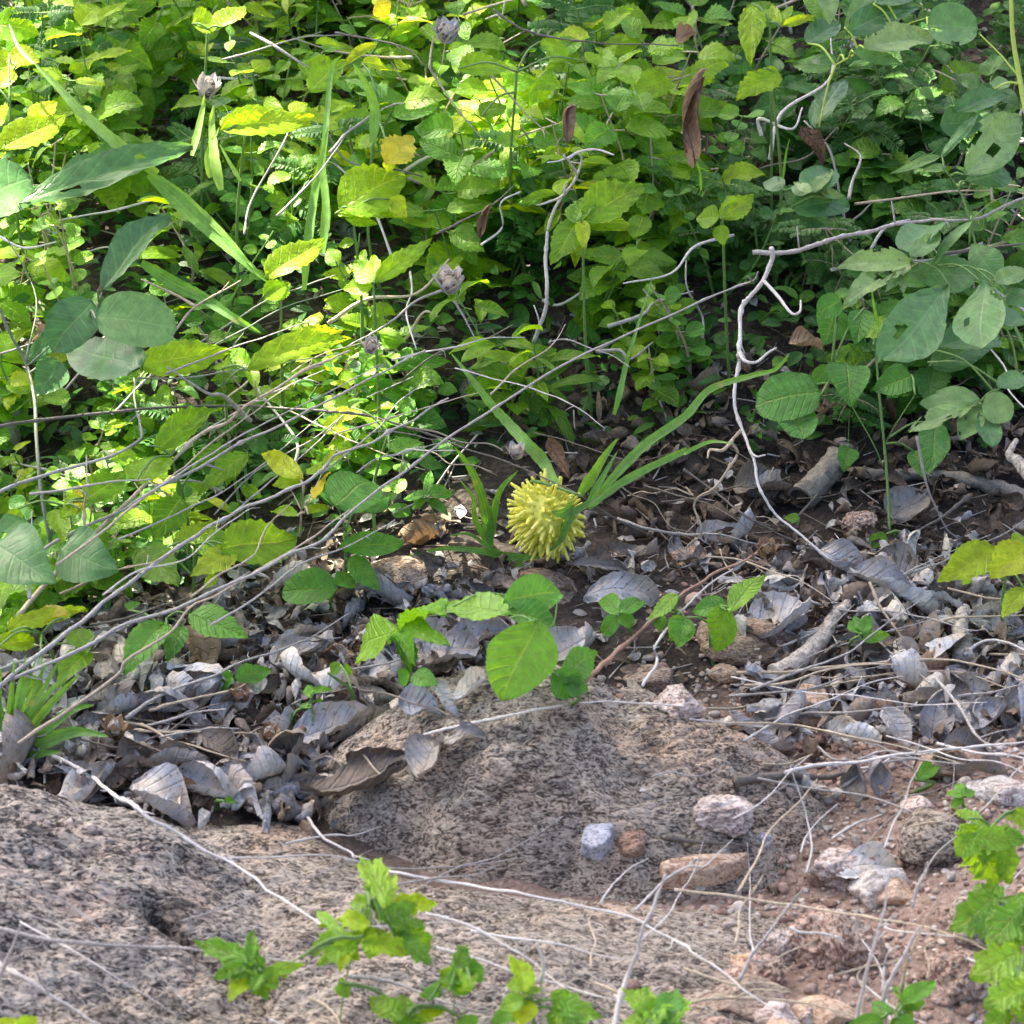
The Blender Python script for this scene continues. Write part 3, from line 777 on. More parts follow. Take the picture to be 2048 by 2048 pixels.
 ('white_twig', 'white upright twig at the bottom right, leftmost of its bunch', 'pale', 9, .03, .13, c_(I, (1005,1950),(1040,1750),(1080,1580),(1150,1330),(1190,1080)), ()),
 ('white_twig', 'thickest white twig of the bunch at the bottom right', 'pale', 12, .03, .10, c_(I, (1145,1950),(1165,1800),(1200,1700),(1280,1540),(1350,1400)), ()),
 ('white_twig', 'thin buff twig rightmost of the upright bunch at the bottom right', 'straw', 7, .03, .11, c_(I, (1205,1950),(1260,1700),(1300,1560),(1380,1380),(1480,1200)), ()),
 ('white_twig', 'short kinked pale twig standing between the pale quartz stones', 'pale', 7, .06, .09, c_(I, (1315,1290),(1340,1180),(1390,1100),(1400,1040)), ()),
 ('white_twig', 'short inner twig of the upright bunch at the bottom right', 'pale', 6, .03, .06, c_(I, (1150,1760),(1170,1570),(1225,1500)), ()),
 ('grass_stalk', 'level stalk low at the bottom right in front of the red earth clod', 'straw', 8, .015, .02, c_(I, (30,1820),(300,1790),(600,1800),(800,1830),(1030,1900)), ()),
 ('grass_stalk', 'long pale stalk from the left litter down across both rocks to the sprig', 'pale', 10, .012, .03,
  c_(G, (150,410),(330,470),(500,560),(620,660),(720,710),(830,800),(980,870),(1130,970),(1300,1060),(1450,1170),(1620,1280),(1800,1400)), ()),
 ('grass_stalk', 'grey level stalk across the big dark boulder at the bottom left', 'twig', 9, .03, .04, c_(G, (-20,1395),(230,1460),(500,1490),(950,1510),(1080,1520),(1500,1570),(1650,1600)), ()),
 ('grey_twig', 'thick grey twig in the bottom left corner with a short spur', 'twig', 12, .04, .05, c_(G, (-20,1590),(120,1680),(270,1770),(400,1850),(580,1950)), ((.045, .06, 6, c_(G, (270,1770),(230,1700),(200,1640))),)),
 ('grey_twig', 'thin slanting twig crossing the thick one in the bottom left corner', 'twig', 8, .05, .07, c_(G, (-20,1720),(60,1530),(115,1385)), ()),
 ('dry_stalk', 'short straw stalk below the sprig at the bottom left of the middle', 'straw', 8, .02, .03, c_(G, (1700,1780),(1820,1850),(1890,1950)), ()),
 ('dry_stalk', 'short white twig at the top of the slab, left of the rounded rock', 'pale', 8, .008, .012, c_(G, (1700,790),(1780,900),(1932,980)) + c_(H, (100,1010),), ()),
 ('dead_vine', 'twisted whitish dead vine with a curl, standing in the middle of the weeds', 'pale', 11, .04, .17,
  c_(B, (1090,1880),(1150,1750),(1165,1600),(1160,1400),(1185,1240),(1250,1100),(1330,980),(1300,900),(1270,860)),
  ((.16, .17, 7, c_(B, (1290,880),(1350,840),(1440,825),(1540,855))), (.13, .14, 6, c_(B, (1190,1230),(1170,1150),(1110,1130))), (.13, .16, 6, c_(B, (1300,1060),(1340,960),(1360,880),(1330,840))))),
 ('dry_twig', 'brown stem with a white bud at its top running through the upper middle weeds', 'straw', 7, .17, .13, c_(B, (520,370),(560,440),(640,560),(740,680),(830,780)), ((.17, .18, 5, c_(B, (515,360),(530,270),(545,200))),)),
 ('dry_twig', 'dark curved stem from the top left weeds toward the white bud', 'darktwig', 6, .17, .17, c_(B, (0,180),(200,215),(380,265),(500,360)), ()),
 ('dry_twig', 'dark curved stem in the top weeds toward the upper right', 'darktwig', 7, .17, .15, c_(B, (870,50),(960,120),(1080,180),(1300,220),(1500,240),(1900,250)), ()),
 ('dry_twig', 'yellowish slanting stem in the upper middle weeds', 'straw', 7, .16, .13, c_(B, (800,360),(900,460),(1050,620),(1180,740)), ()),
 ('dry_twig', 'grey stem with woolly seed head in the upper left of the middle', 'twig', 7, .17, .12, c_(B, (-30,840),(60,740),(200,640),(330,580),(590,545)), ()),
 ('dry_twig', 'dark slanting stem left of the twisted whitish vine', 'darktwig', 6, .15, .13, c_(B, (560,1290),(700,1220),(850,1140),(990,1030)), ()),
 ('dry_twig', 'grey stem under the lower woolly bud, running down to the left', 'twig', 7, .13, .12, c_(B, (590,1600),(450,1660),(330,1760),(200,1840),(60,1920)), ()),
 ('dry_twig', 'grey stem under the lower woolly bud, running down to the right', 'twig', 6, .13, .11, c_(B, (660,1660),(720,1760),(780,1880)), ()),
 ('dry_twig', 'grey diagonal stem in the sunlit upper left weeds near the dark gap', 'twig', 6, .15, .15, c_(A, (1530,1190),(1660,1060),(1760,950),(1932,720)), ()),
 ('dry_twig', 'thin grey stem crossing the sunlit leaves at the top left', 'twig', 5, .17, .17, c_(A, (1230,330),(1400,280),(1550,235),(1700,205),(1932,190)), ((.17, .16, 8, c_(A, (1500,240),(1400,190),(1380,180))), (.17, .16, 7, c_(A, (1520,250),(1620,320),(1700,370))))),
 ('dry_twig', 'buff forked stem below the sunlit grass blades at the left', 'straw', 7, .13, .14, c_(A, (920,1880),(1060,1710),(1200,1620),(1330,1550)), ((.13, .13, 7, c_(A, (1060,1710),(980,1640),(780,1540))),)),
]
for t_ in T: twig(*t_)

# seed heads and dried buds
def seedhead(name, label, p, h, r, mat):
    c = at(p, h); e = empty(name, c, label, 'seed head')
    m = MB()
    for k in range(7):
        a = k * 2.4; d = np.array([math.cos(a) * .5, math.sin(a) * .5, .8 + .2 * math.sin(k)])
        leaf(m, c - np.array([0, 0, r]), d, np.array([-math.cos(a), -math.sin(a), .3]), 2.1 * r, r * 1.3, 'ovate', 6, 8, .2, -.5, .01, 0, 9, .06, tint=rng.uniform(.6, 1))
    m.build('husk', M[mat], e)
    m = MB(); stone(m, c, (r * .62, r * .62, r * .8), 3, .3, int(rng.integers(99))); m.build('core', M['rock'], e)
seedhead('seed_head', 'white and brown dried bud in the sun at the top, left of the middle', B(610, 170), .185, .0085, 'dead')
seedhead('seed_head', 'grey woolly dried bud in the shade below the sunlit weeds', B(625, 1550), .145, .0090, 'dead')
seedhead('seed_head', 'small crumpled grey husk where the grey stems meet, left of the middle', E(200, 60), .15, .0055, 'dead')
seedhead('seed_head', 'tiny pale husk on the dark stem just above the gourd', E(1000, 640), .085, .0055, 'dead')
seedhead('seed_head', 'reddish frayed knot at the end of the reddish stick', F(515, 1180), .045, .0065, 'brown')
seedhead('seed_head', 'brown papery husk at the tip of the stalk by the grass tuft', G(640, 300), .03, .0075, 'brown')
seedhead('seed_head', 'brown frayed husk at the tip of the straw stalk in the left litter', G(1330, 110), .03, .0055, 'brown')
seedhead('seed_head', 'orange-brown frayed husk left of the dark curled leaf', G(1490, 330), .022, .006, 'brown')
seedhead('seed_head', 'bright dry seed tuft on pale stalks in the sunlit upper left', A(1150, 480), .165, .0085, 'dead')

# ---- broad leaved vine at the left
plant('broad_leaved_vine', 'tall vine with big grey-green broad leaves along the left edge', 'plant',
 [(c_(D, (285,1160),(250,1000),(220,800),(200,550),(190,350),(140,150),(60,0)) + c_(A, (-10,1680),), .05, .15, 24),
  (c_(D, (150,170),) + c_(A, (380,1830),(500,1760),(560,1620),(600,1540)), .14, .16, 9),
  (c_(D, (140,140),) + c_(A, (200,1650),(60,1350),(-40,1200),(100,1140),(420,1020)), .14, .18, 7)],
 [(A(-170,1140), A(190,980), 390, .175, .35, sm(shape='round', fold=.1)), (A(120,1160), A(1070,770), 230, .18, .30, sm(shape='elliptic', fold=.5, bite=3)),
  (A(330,1030), A(760,790), 170, .17, .25, sm(bite=3)), (A(540,1600), A(960,1170), 220, .165, .12, sm(shape='elliptic', fold=.5)),
  (A(530,1760), A(985,1790), 330, .17, .62, sm(shape='round', fold=.08, wav=.02)), (A(490,1650), A(300,1930), 260, .16, .1, sm(shape='round')),
  (A(150,2000), A(480,1700), 120, .13, .15, sm()), (D(750,210), D(400,50), 270, .15, .05, sm(shape='round', fold=.1)),
  (D(330,150), D(200,330), 190, .12, .15, sm()), (D(-30,1150), D(310,1330), 360, .09, .35, sm(shape='heart', fold=.1, wav=.05)),
  (D(330,1200), D(650,1280), 330, .085, .30, sm(shape='heart', fold=.1, wav=.05)), (D(0,1080), D(170,1010), 140, .09, .3, sm())],
 mat='waxy', stemmat='greystem')
# ---- foreground leafy sprout (the big ribbed leaf)
plant('leafy_sprout', 'low sprout of large ribbed bright green leaves between the gourd and the rounded rock', 'plant',
 [(c_(E, (350,1790),(345,1680),(350,1590),(640,1530),(960,1440),(1230,1440)), .006, .055, 9), (c_(E, (1230,1450),(1200,1600),(1100,1590)), .055, .07, 7)],
 [(E(1110,1570), E(950,2030), 325, .072, .62, dict(shape='elliptic', h1=.045, n=(.1, -.75, .65), serr=.03, teeth=16, quilt=.010, fold=.25, curl=.15, nv=34, nu=14)),
  (E(930,1480), E(1280,1430), 200, .062, .30, dict(serr=.03, shape='elliptic', quilt=.008)), (E(970,1560), E(640,1440), 210, .06, .70, dict(serr=.03, teeth=14, quilt=.012, shape='elliptic', nv=28)),
  (E(960,1500), E(1220,1600), 150, .058, .2, dict(serr=.03, shape='elliptic')),
  (E(650,1500), E(390,1570), 190, .055, .55, dict(serr=.03, shape='elliptic')), (E(345,1590), E(60,1800), 250, .055, .75, dict(serr=.03, shape='elliptic', nv=28)),
  (E(350,1600), E(600,1640), 110, .05, .6, dict(serr=.03)), (E(345,1600), E(400,1780), 120, .045, .45, dict(serr=.03)), (E(340,1700), E(420,1850), 110, .03, .25, {})],
 mat='broad')
plant('leafy_sprout', 'dull green rounded leaves tucked right of the big hanging ribbed leaf', 'plant', [],
 [(E(1230,1880), E(1470,1780), 160, .035, .3, sm(shape='elliptic')), (E(1200,1860), E(1330,2000), 170, .03, .12, sm(shape='elliptic')), (E(1260,1900), E(1400,1960), 130, .03, .2, sm())], mat='broad')
plant('leafy_sprout', 'upright pair of bright wavy leaves right of the reddish stick', 'plant', [],
 [(F(290,1520), F(510,1300), 130, .05, .7, dict(serr=.02, quilt=.012)), (F(300,1500), F(210,1750), 170, .05, .6, dict(serr=.02, quilt=.014, h1=.02)), (F(290,1490), F(100,1530), 130, .045, .25, dict(serr=.02)),
  (F(60,1560), F(30,1730), 130, .035, .45, {})], mat='broad')
plant('leafy_sprout', 'yellow-green wavy leaves behind the reddish stick, left of the upright pair', 'plant', [],
 [(E(1900,1440), E(1720,1560), 90, .04, .7, {}), (E(1932,1560), E(1850,1690), 120, .035, .65, {}), (E(1800,1540), E(1790,1640), 70, .03, .4, {})], mat='broad')
plant('clover_sprig', 'tiny sprig of four round green leaflets on the grey leaves left of the reddish stick', 'plant', [],
 [(E(1570,1540), E(1450,1430), 100, .03, .3, sm(shape='round')), (E(1575,1530), E(1700,1450), 100, .032, .35, sm(shape='round')), (E(1575,1545), E(1640,1610), 80, .03, .4, sm(shape='round')), (E(1560,1560), E(1470,1650), 95, .028, .3, sm(shape='round'))], mat='broad')
# ---- legume at the right
plant('legume_bush', 'tall bush with pale oval leaflets along the right edge', 'bush',
 [(c_(F, (1190,1090),(1180,850),(1165,650),(1135,350),(1110,50)) + c_(C, (1100,1900),), .004, .10, 18),
  (c_(F, (1960,120),) + c_(C, (1830,1700),(1720,1520),(1660,1330),(1630,1210),(1580,1060),(1490,930)), .10, .19, 17),
  (c_(C, (1640,1215),(1750,1120),(1860,1070)), .17, .17, 8), (c_(C, (1700,1490),(1480,1470),(1310,1440)), .15, .18, 7),
  (c_(F, (1960,180),(1790,300),(1690,370),(1640,400),(1450,490)), .11, .13, 9)],
 [(C(1600,965), C(1945,640), 270, .19, .68, sm(shape='elliptic', bite=2)), (C(1480,880), C(1195,960), 55, .19, .7, sm()), (C(1480,870), C(1670,600), 65, .19, .6, sm()), (C(1500,920), C(1370,940), 60, .19, .7, sm()),
  (C(1600,1000), C(1850,930), 190, .17, .2, sm(shape='obovate')), (C(1540,610), C(1860,500), 150, .16, .2, sm()), (C(1470,700), C(1740,680), 190, .15, .15, sm()),
  (C(1310,1440), C(895,1475), 150, .185, .85, sm(bite=2)), (C(1290,1430), C(950,1690), 190, .18, .8, sm(bite=4, lobes=.1)), (C(1320,1400), C(1390,1210), 230, .185, .25, sm(shape='round')),
  (C(1310,1430), C(1480,1280), 100, .19, .7, sm()), (C(1280,1450), C(1175,1615), 60, .18, .8, sm()), (C(1265,1450), C(1265,1610), 70, .18, .7, sm(bite=2)), (C(1640,1215), C(1430,1440), 70, .18, .6, sm()),
  (C(1290,1490), C(1680,1500), 230, .165, .35, sm(shape='obovate')), (C(1630,1350), C(1780,1540), 200, .155, .3, sm(shape='obovate')),
  (C(1530,1600), C(1130,1960), 310, .17, .42, sm(shape='obovate', bite=1)), (C(1700,1560), C(1720,1900), 280, .175, .38, sm(shape='obovate', bite=3)),
  (C(1770,1570), C(1960,1470), 110, .17, .75, sm()), (C(1840,1610), C(1960,1700), 120, .16, .3, sm()), (C(1830,1800), C(1960,1760), 200, .14, .15, sm(shape='round')), (C(1440,1930), C(1830,1850), 260, .13, .15, sm(shape='obovate')),
  (F(1400,150), F(1800,40), 190, .115, .25, sm()), (F(1690,370), F(1355,380), 150, .135, .72, sm(shape='elliptic', bite=1)), (F(1650,400), F(1300,520), 130, .135, .75, sm(shape='elliptic', bite=5, nu=14, nv=24)),
  (F(1700,400), F(1570,570), 140, .13, .65, sm(shape='elliptic', bite=3)), (F(1700,390), F(1780,610), 140, .128, .2, sm(shape='obovate')), (F(1700,380), F(1880,430), 170, .135, .8, sm(shape='round')), (F(1790,300), F(1960,190), 120, .13, .5, sm())],
 mat='waxy')
plant('legume_bush', 'bush tip with blue-green oval leaves at the top right corner', 'bush',
 [(c_(C, (1960,700),(1905,420),(1870,200),(1860,-20)), .19, .24, 34), (c_(C, (1900,420),(1800,300),(1690,190)), .20, .21, 12), (c_(C, (890,360),(1050,270),(1250,150),(1420,90)), .18, .20, 10)],
 [(C(1050,265), C(1440,185), 230, .205, .85, sm(shape='elliptic', bite=3, nu=14, nv=24)), (C(990,290), C(1270,360), 100, .20, .55, sm(bite=1)), (C(940,150), C(1390,0), 190, .195, .22, sm()),
  (C(1400,140), C(1680,150), 270, .21, .45, sm(shape='round', bite=2)), (C(830,-30), C(870,130), 120, .18, .7, sm()), (C(1100,-20), C(930,145), 120, .19, .65, sm()), (C(740,240), C(930,120), 160, .17, .15, sm()),
  (C(1100,20), C(1330,-60), 140, .20, .3, sm()), (C(1770,490), C(1850,440), 90, .2, .7, sm(shape='round')), (C(800,700), C(950,400), 180, .15, .12, sm()), (C(900,340), C(740,330), 90, .16, .3, sm())],
 mat='waxy', stemmat='brightstem')
# ---- round leaved weed on the right
plant('round_leaved_weed', 'weed with rounded mid-green leaves over the hollow bark roll at the right', 'plant',
 [(c_(F, (1150,720),(1100,600),(980,390),(920,300),(870,180)), .03, .08, 9), (c_(F, (960,640),(965,500),(970,420)), .03, .06, 6), (c_(F, (1165,600),(1220,500),(1330,330)), .05, .09, 7)],
 [(F(810,330), F(440,390), 300, .085, .12, sm(shape='round', fold=.1, lobes=.04)), (F(620,400), F(700,570), 210, .075, .12, sm(shape='round')), (F(960,160), F(980,385), 240, .085, .12, sm(shape='heart')),
  (F(1310,220), F(1090,300), 190, .09, .08, sm(shape='heart')), (F(850,170), F(770,260), 100, .08, .2, sm(shape='round')), (F(960,620), F(930,750), 120, .04, .25, sm(shape='heart')),
  (C(920,1650), C(790,1720), 140, .12, .2, sm(shape='round')), (C(900,1700), C(820,1900), 220, .10, .25, sm(shape='heart')), (C(1050,1700), C(990,1900), 150, .10, .12, sm()),
  (F(1440,480), F(1380,760), 180, .06, .1, sm()), (F(1320,640), F(1370,790), 110, .04, .15, sm())], mat='broad')
plant('clover_sprig', 'small round-leaflet plant in the shade at the upper right of the middle', 'plant',
 [(c_(C, (950,1420),(900,1250),(870,1100)), .08, .12, 12)],
 [(C(750,1060), C(870,920), 200, .135, .25, sm(shape='round')), (C(760,1060), C(640,1030), 120, .13, .35, sm()), (C(780,1060), C(880,940), 70, .14, .9, sm()), (C(760,1060), C(650,1010), 60, .14, .8, sm()),
  (C(800,1050), C(940,1080), 60, .13, .8, sm()), (C(650,1140), C(980,1130), 200, .12, .15, sm(shape='round')), (C(700,1150), C(850,1250), 170, .11, .1, sm()), (C(600,1050), C(480,1000), 110, .12, .1, sm())], mat='waxy')
plant('leafy_sprout', 'bright yellow-green crinkled leaves at the right edge in the sun', 'plant', [],
 [(F(1800,1200), F(1450,1340), 200, .06, .85, dict(quilt=.018)), (F(1960,1180), F(1745,1330), 220, .065, .92, dict(quilt=.018)), (F(1932,1400), F(1810,1560), 110, .05, .8, {}), (F(1880,1150), F(1960,1120), 90, .06, .7, {}), (F(1640,1330), F(1590,1380), 50, .05, .7, {})], mat='weed')
plant('seedling', 'seedling with dark glossy leaves left of the upright bleached stub', 'plant', [],
 [(F(1030,1650), F(1100,1530), 70, .03, .4, sm()), (F(1020,1650), F(950,1580), 80, .028, .2, sm()), (F(1040,1690), F(1200,1650), 70, .025, .7, sm()), (F(1020,1640), F(1010,1540), 70, .03, .5, sm())], mat='broad')
for lb, b, tp, wd in (('single small round leaf under the bark roll', F(690, 1010), F(600, 1030), 60), ('single yellow-green leaf on the soil under the tall right stems', F(1170, 1100), F(1070, 1170), 80)):
    plant('seedling', lb, 'plant', [], [(b, tp, wd, .012, .6, sm(shape='round'))], mat='broad')
plant('seedling', 'two-leaved seedling on the litter right of the charred stick', 'plant', [], [(I(1330,580), I(1430,470), 85, .018, .45, sm()), (I(1330,590), I(1350,560), 30, .012, .3, sm())], mat='broad')
plant('seedling', 'four-leaved seedling left of the pale oval stone', 'plant', [], [(I(1590,680), I(1500,640), 60, .03, .5, sm()), (I(1590,670), I(1660,640), 60, .03, .55, sm()), (I(1600,690), I(1520,720), 60, .026, .5, sm()), (I(1580,660), I(1560,600), 50, .03, .5, sm())], mat='broad')
plant('seedling', 'pale grey-green seedling on the gravel right of the pink stone', 'plant', [], [(I(1370,850), I(1290,830), 60, .014, .6, sm()), (I(1380,850), I(1470,840), 55, .014, .7, sm()), (I(1380,860), I(1330,790), 50, .014, .6, sm())], mat='waxy')
plant('seedling', 'small green leaf peeping between the blue-grey dead leaves on the left', 'plant', [], [(G(1240,700), G(1350,690), 60, .014, .4, sm(shape='round'))], mat='broad')
# ---- right side foreground sprouts
def toothed(**k): return dict(dict(serr=.20, teeth=7, nv=36, nu=12, quilt=.020, lobes=.30, wav=.07, shape='elliptic', mat='lacy'), **k)
plant('toothed_sprout', 'large toothed bright green leaves standing at the right edge over the gravel', 'plant', [],
 [(I(1700,860), I(1520,740), 90, .07, .5, toothed()), (I(1620,800), I(1790,1190), 290, .085, .55, toothed(h1=.05)), (I(1740,850), I(1900,1150), 220, .08, .45, toothed(h1=.05)), (I(1880,750), I(1950,880), 100, .08, .6, toothed()), (I(1800,870), I(1960,910), 80, .075, .4, {})], mat='broad')
plant('toothed_sprout', 'dull green broad leaf low at the right edge, middle of three sprouts', 'plant', [],
 [(I(1800,1250), I(1500,1370), 230, .06, .3, toothed(serr=.08)), (I(1930,1290), I(1700,1460), 240, .065, .3, toothed(serr=.08)), (I(1960,1420), I(1800,1470), 110, .06, .5, {}), (I(1900,1220), I(1960,1300), 120, .06, .3, {})], mat='broad')
plant('toothed_sprout', 'bright pleated leaves in the bottom right corner', 'plant', [],
 [(I(1932,1550), I(1640,1680), 260, .08, .6, toothed()), (I(1960,1700), I(1700,1830), 200, .08, .55, toothed()), (I(1850,1860), I(1700,1950), 140, .07, .4, toothed()), (I(1900,1800), I(1960,1950), 160, .07, .5, toothed())], mat='broad')
plant('toothed_sprout', 'slender green leaves at the bottom behind the white upright twigs', 'plant', [],
 [(I(1250,1820), I(1440,1680), 110, .05, .35, sm()), (I(1260,1850), I(1400,1800), 80, .045, .3, sm()), (I(1200,1880), I(1080,1800), 70, .05, .25, sm()), (I(1230,1900), I(1330,1980), 110, .05, .2, sm()), (I(1150,1900), I(950,1930), 90, .05, .3, sm())], mat='broad')
plant('toothed_sprout', 'pleated green leaf at the bottom, left of the white upright bunch', 'plant', [],
 [(H(1700,1960), H(1730,1700), 230, .07, .55, toothed(quilt=.018)), (H(1800,1960), H(1860,1750), 170, .07, .4, toothed(quilt=.018)), (I(-40,1960), I(30,1740), 150, .07, .25, {})], mat='broad')
plant('toothed_sprout', 'yellowish spotted bud leaf beside the thick white twig at the bottom', 'plant', [],
 [(H(1060,1780), H(1065,1510), 130, .075, .7, dict(mat='weed', quilt=.02)), (H(1040,1790), H(900,1850), 100, .07, .6, {}), (H(1180,1800), H(1480,1880), 150, .07, .35, toothed()), (H(1060,1800), H(1010,1950), 130, .065, .8, dict(mat='weed')), (H(1200,1850), H(1350,1990), 160, .065, .4, toothed()), (H(1000,1850), H(850,1920), 90, .06, .4, {})], mat='broad')
# ---- leafy sprig over the slab
plant('leafy_sprig', 'crinkled toothed bright green sprig standing over the low slab, left of the bottom middle', 'plant',
 [(c_(H, (20,1960),(60,1700),(110,1500),(200,1350),(180,1250)), .01, .09, 8), (c_(H, (110,1480),(-100,1530),(-300,1620)) , .06, .08, 6)],
 [(H(190,1280), H(110,1000), 160, .11, .6, toothed()), (H(210,1300), H(560,1210), 150, .10, .75, toothed(mat='weed')), (H(180,1320), H(330,1200), 80, .10, .5, toothed()),
  (H(200,1380), H(0,1370), 120, .10, .7, toothed(mat='weed')), (H(160,1450), H(380,1580), 150, .095, .6, toothed(mat='weed')), (H(260,1380), H(470,1300), 110, .10, .35, toothed()),
  (H(370,1350), H(500,1560), 140, .095, .3, toothed(h1=.07)), (H(330,1450), H(530,1600), 130, .09, .25, toothed()), (H(80,1480), H(40,1640), 110, .085, .75, toothed(mat='weed')), (H(120,1420), H(-120,1560), 120, .09, .55, toothed()),
  (G(1870,1450), G(1680,1520), 100, .08, .5, toothed()), (G(1840,1400), G(1750,1290), 60, .08, .7, {})], mat='broad')
plant('leafy_sprig', 'green three-pointed leaf over the black cleft beside the big dark boulder', 'plant',
 [(c_(G, (1700,1590),(1560,1660),(1440,1650),(1380,1620)), .05, .06, 6)],
 [(G(1440,1640), G(1060,1460), 130, .07, .3, toothed()), (G(1440,1640), G(1330,1480), 110, .072, .3, toothed()), (G(1450,1640), G(1190,1640), 110, .07, .25, toothed()), (G(1400,1650), G(1270,1800), 110, .065, .6, dict(mat='weed')), (G(1440,1700), G(1560,1680), 120, .065, .55, {}), (G(1430,1690), G(1480,1790), 90, .06, .5, {}), (G(1500,1640), G(1680,1600), 70, .06, .65, {})], mat='broad')
plant('leafy_sprig', 'pair of shaded pointed leaves at the bottom between sprig and yellowish bud', 'plant',
 [(c_(H, (650,1960),(660,1800),(700,1640)), .02, .07, 6)],
 [(H(640,1720), H(710,1480), 110, .08, .25, toothed()), (H(760,1740), H(590,1620), 130, .078, .45, toothed(mat='weed')), (H(740,1600), H(820,1700), 110, .075, .25, {}), (H(520,1800), H(570,1680), 90, .07, .35, {})], mat='broad')
plant('leafy_sprig', 'small curled green leaves at the bottom edge below the sprig', 'plant',
 [(c_(H, (420,1980),(410,1900),(470,1830)), .02, .06, 6)],
 [(H(400,1880), H(200,1760), 150, .065, .5, toothed()), (H(420,1900), H(600,1840), 100, .06, .55, toothed(mat='weed')), (H(380,1890), H(430,2000), 120, .06, .5, {}), (H(20,1700), H(80,1790), 80, .06, .5, {}), (H(700,1900), H(770,1980), 120, .05, .4, {})], mat='broad')
plant('leafy_sprig', 'yellow-green leaf tips in the bottom left corner', 'plant', [], [(G(0,1990), G(90,1890), 100, .05, .7, {}), (G(120,1990), G(210,1890), 110, .05, .6, {})], mat='weed')

# ---- weeds: leaves that single out
def wd(name, label, leaves, mat='weed', stems=(), **k): plant(name, label, 'plant', list(stems), leaves, mat=mat, **k)
Q = dict(quilt=.016, serr=.12)
wd('toothed_weed', 'weed with two long toothed yellow-green leaves below the round grey-green leaf', [(D(750,190), D(1290,90), 190, .13, .7, Q), (D(1380,200), D(1960,-30), 160, .13, .85, Q), (D(1400,170), D(1250,60), 90, .12, .5, Q), (D(1380,180), D(1420,310), 70, .12, .6, Q)])
wd('toothed_weed', 'weed with a long toothed leaf and a cupped round one above the crooked buff twig', [(D(820,610), D(1250,410), 160, .10, .55, Q), (D(740,820), D(900,640), 230, .10, .55, dict(shape='round', **Q)), (D(960,640), D(880,600), 100, .095, .6, Q), (D(1250,610), D(1060,760), 100, .08, .3, Q)])
wd('toothed_weed', 'green heart-leaved weed behind the upright pale stalk at the left', [(D(470,920), D(680,735), 180, .085, .45, Q), (D(460,900), D(330,1000), 110, .085, .8, Q), (D(440,960), D(400,830), 70, .085, .95, dict(mat='yellow')), (D(300,960), D(330,1150), 110, .08, .6, Q), (D(100,960), D(30,1060), 80, .08, .7, Q)])
wd('toothed_weed', 'weed with a jagged dangling leaf above the yellow-tipped shoots', [(D(1380,660), D(1090,880), 130, .085, .5, dict(lobes=.15, **Q)), (D(1350,680), D(1250,830), 90, .08, .45, Q), (D(1330,850), D(1450,890), 80, .06, .5, Q)])
wd('yellow_shoot', 'slender shoot with narrow yellow leaves spreading from a grey stalk', [(D(1660,800), D(1420,640), 110, .085, .95, dict(serr=.04)), (D(1700,920), D(1840,735), 60, .085, 1, dict(serr=.0, mat='yellow')), (D(1790,720), D(1945,620), 60, .09, .9, sm()), (D(1670,810), D(1490,830), 90, .08, .7, {}), (D(1700,990), D(1800,920), 70, .075, .6, {}), (D(1640,1000), D(1480,960), 60, .07, .6, {}), (D(1770,760), D(1680,730), 90, .085, .6, {})],
   stems=[(c_(D, (1655,1110),(1665,960),(1680,830)), .02, .085, 12), (c_(D, (1660,960),(1620,880),(1600,850)), .07, .08, 7), (c_(D, (1680,980),(1700,920),(1790,740)), .07, .085, 6)], stemmat='straw')
wd('round_leaved_weed', 'weed with a large round flat green leaf left of the gourd', [(E(-10,930), E(225,790), 300, .08, .28, sm(shape='round', fold=.05)), (E(120,960), E(290,870), 150, .06, .12, sm()), (E(20,1180), E(385,1130), 150, .045, .35, sm(shape='elliptic')), (E(70,1240), E(250,1400), 120, .035, .35, {}), (E(90,1080), E(40,1110), 80, .05, .75, {})], mat='broad')
wd('toothed_weed', 'weed with crumpled yellowing leaves under the thick grey stem', [(D(1230,1210), D(1650,1080), 260, .07, .65, Q), (D(1310,1200), D(1050,1320), 170, .07, .95, dict(mat='weed', lobes=.15, **Q)), (D(930,1170), D(1210,985), 130, .07, .75, Q), (D(1000,900), D(830,1110), 190, .065, .35, Q), (D(790,1170), D(960,1390), 200, .05, .35, Q), (D(1200,1330), D(1120,1400), 60, .06, .8, {})])
wd('round_leaved_weed', 'pair of scalloped green leaves low beside the brown rock', [(D(1860,1400), D(1545,1400), 210, .03, .25, sm(shape='round', lobes=.03)), (D(1860,1390), D(1980,1340), 120, .03, .3, sm())], mat='broad')
wd('toothed_weed', 'bright pointed leaf and drooping oval leaf under the brownish stem at the left', [(D(1040,1540), D(1375,1660), 170, .045, .55, {}), (D(920,1600), D(690,1850), 190, .04, .4, {}), (D(1000,1600), D(930,1800), 110, .035, .3, {}), (D(720,1520), D(740,1460), 80, .03, .15, {})], mat='broad')
wd('toothed_weed', 'yellowish low leaves at the left edge above the grass tuft', [(D(60,1640), D(510,1500), 110, .06, .85, Q), (D(350,1560), D(190,1500), 90, .06, .9, dict(mat='yellow')), (D(-20,1730), D(200,1640), 130, .055, .7, Q), (D(420,1620), D(480,1760), 130, .05, .4, Q), (D(500,1750), D(330,1932), 130, .04, .4, {}), (D(230,1900), D(90,2000), 110, .04, .35, {}), (D(60,1350), D(-20,1560), 130, .06, .4, {})])
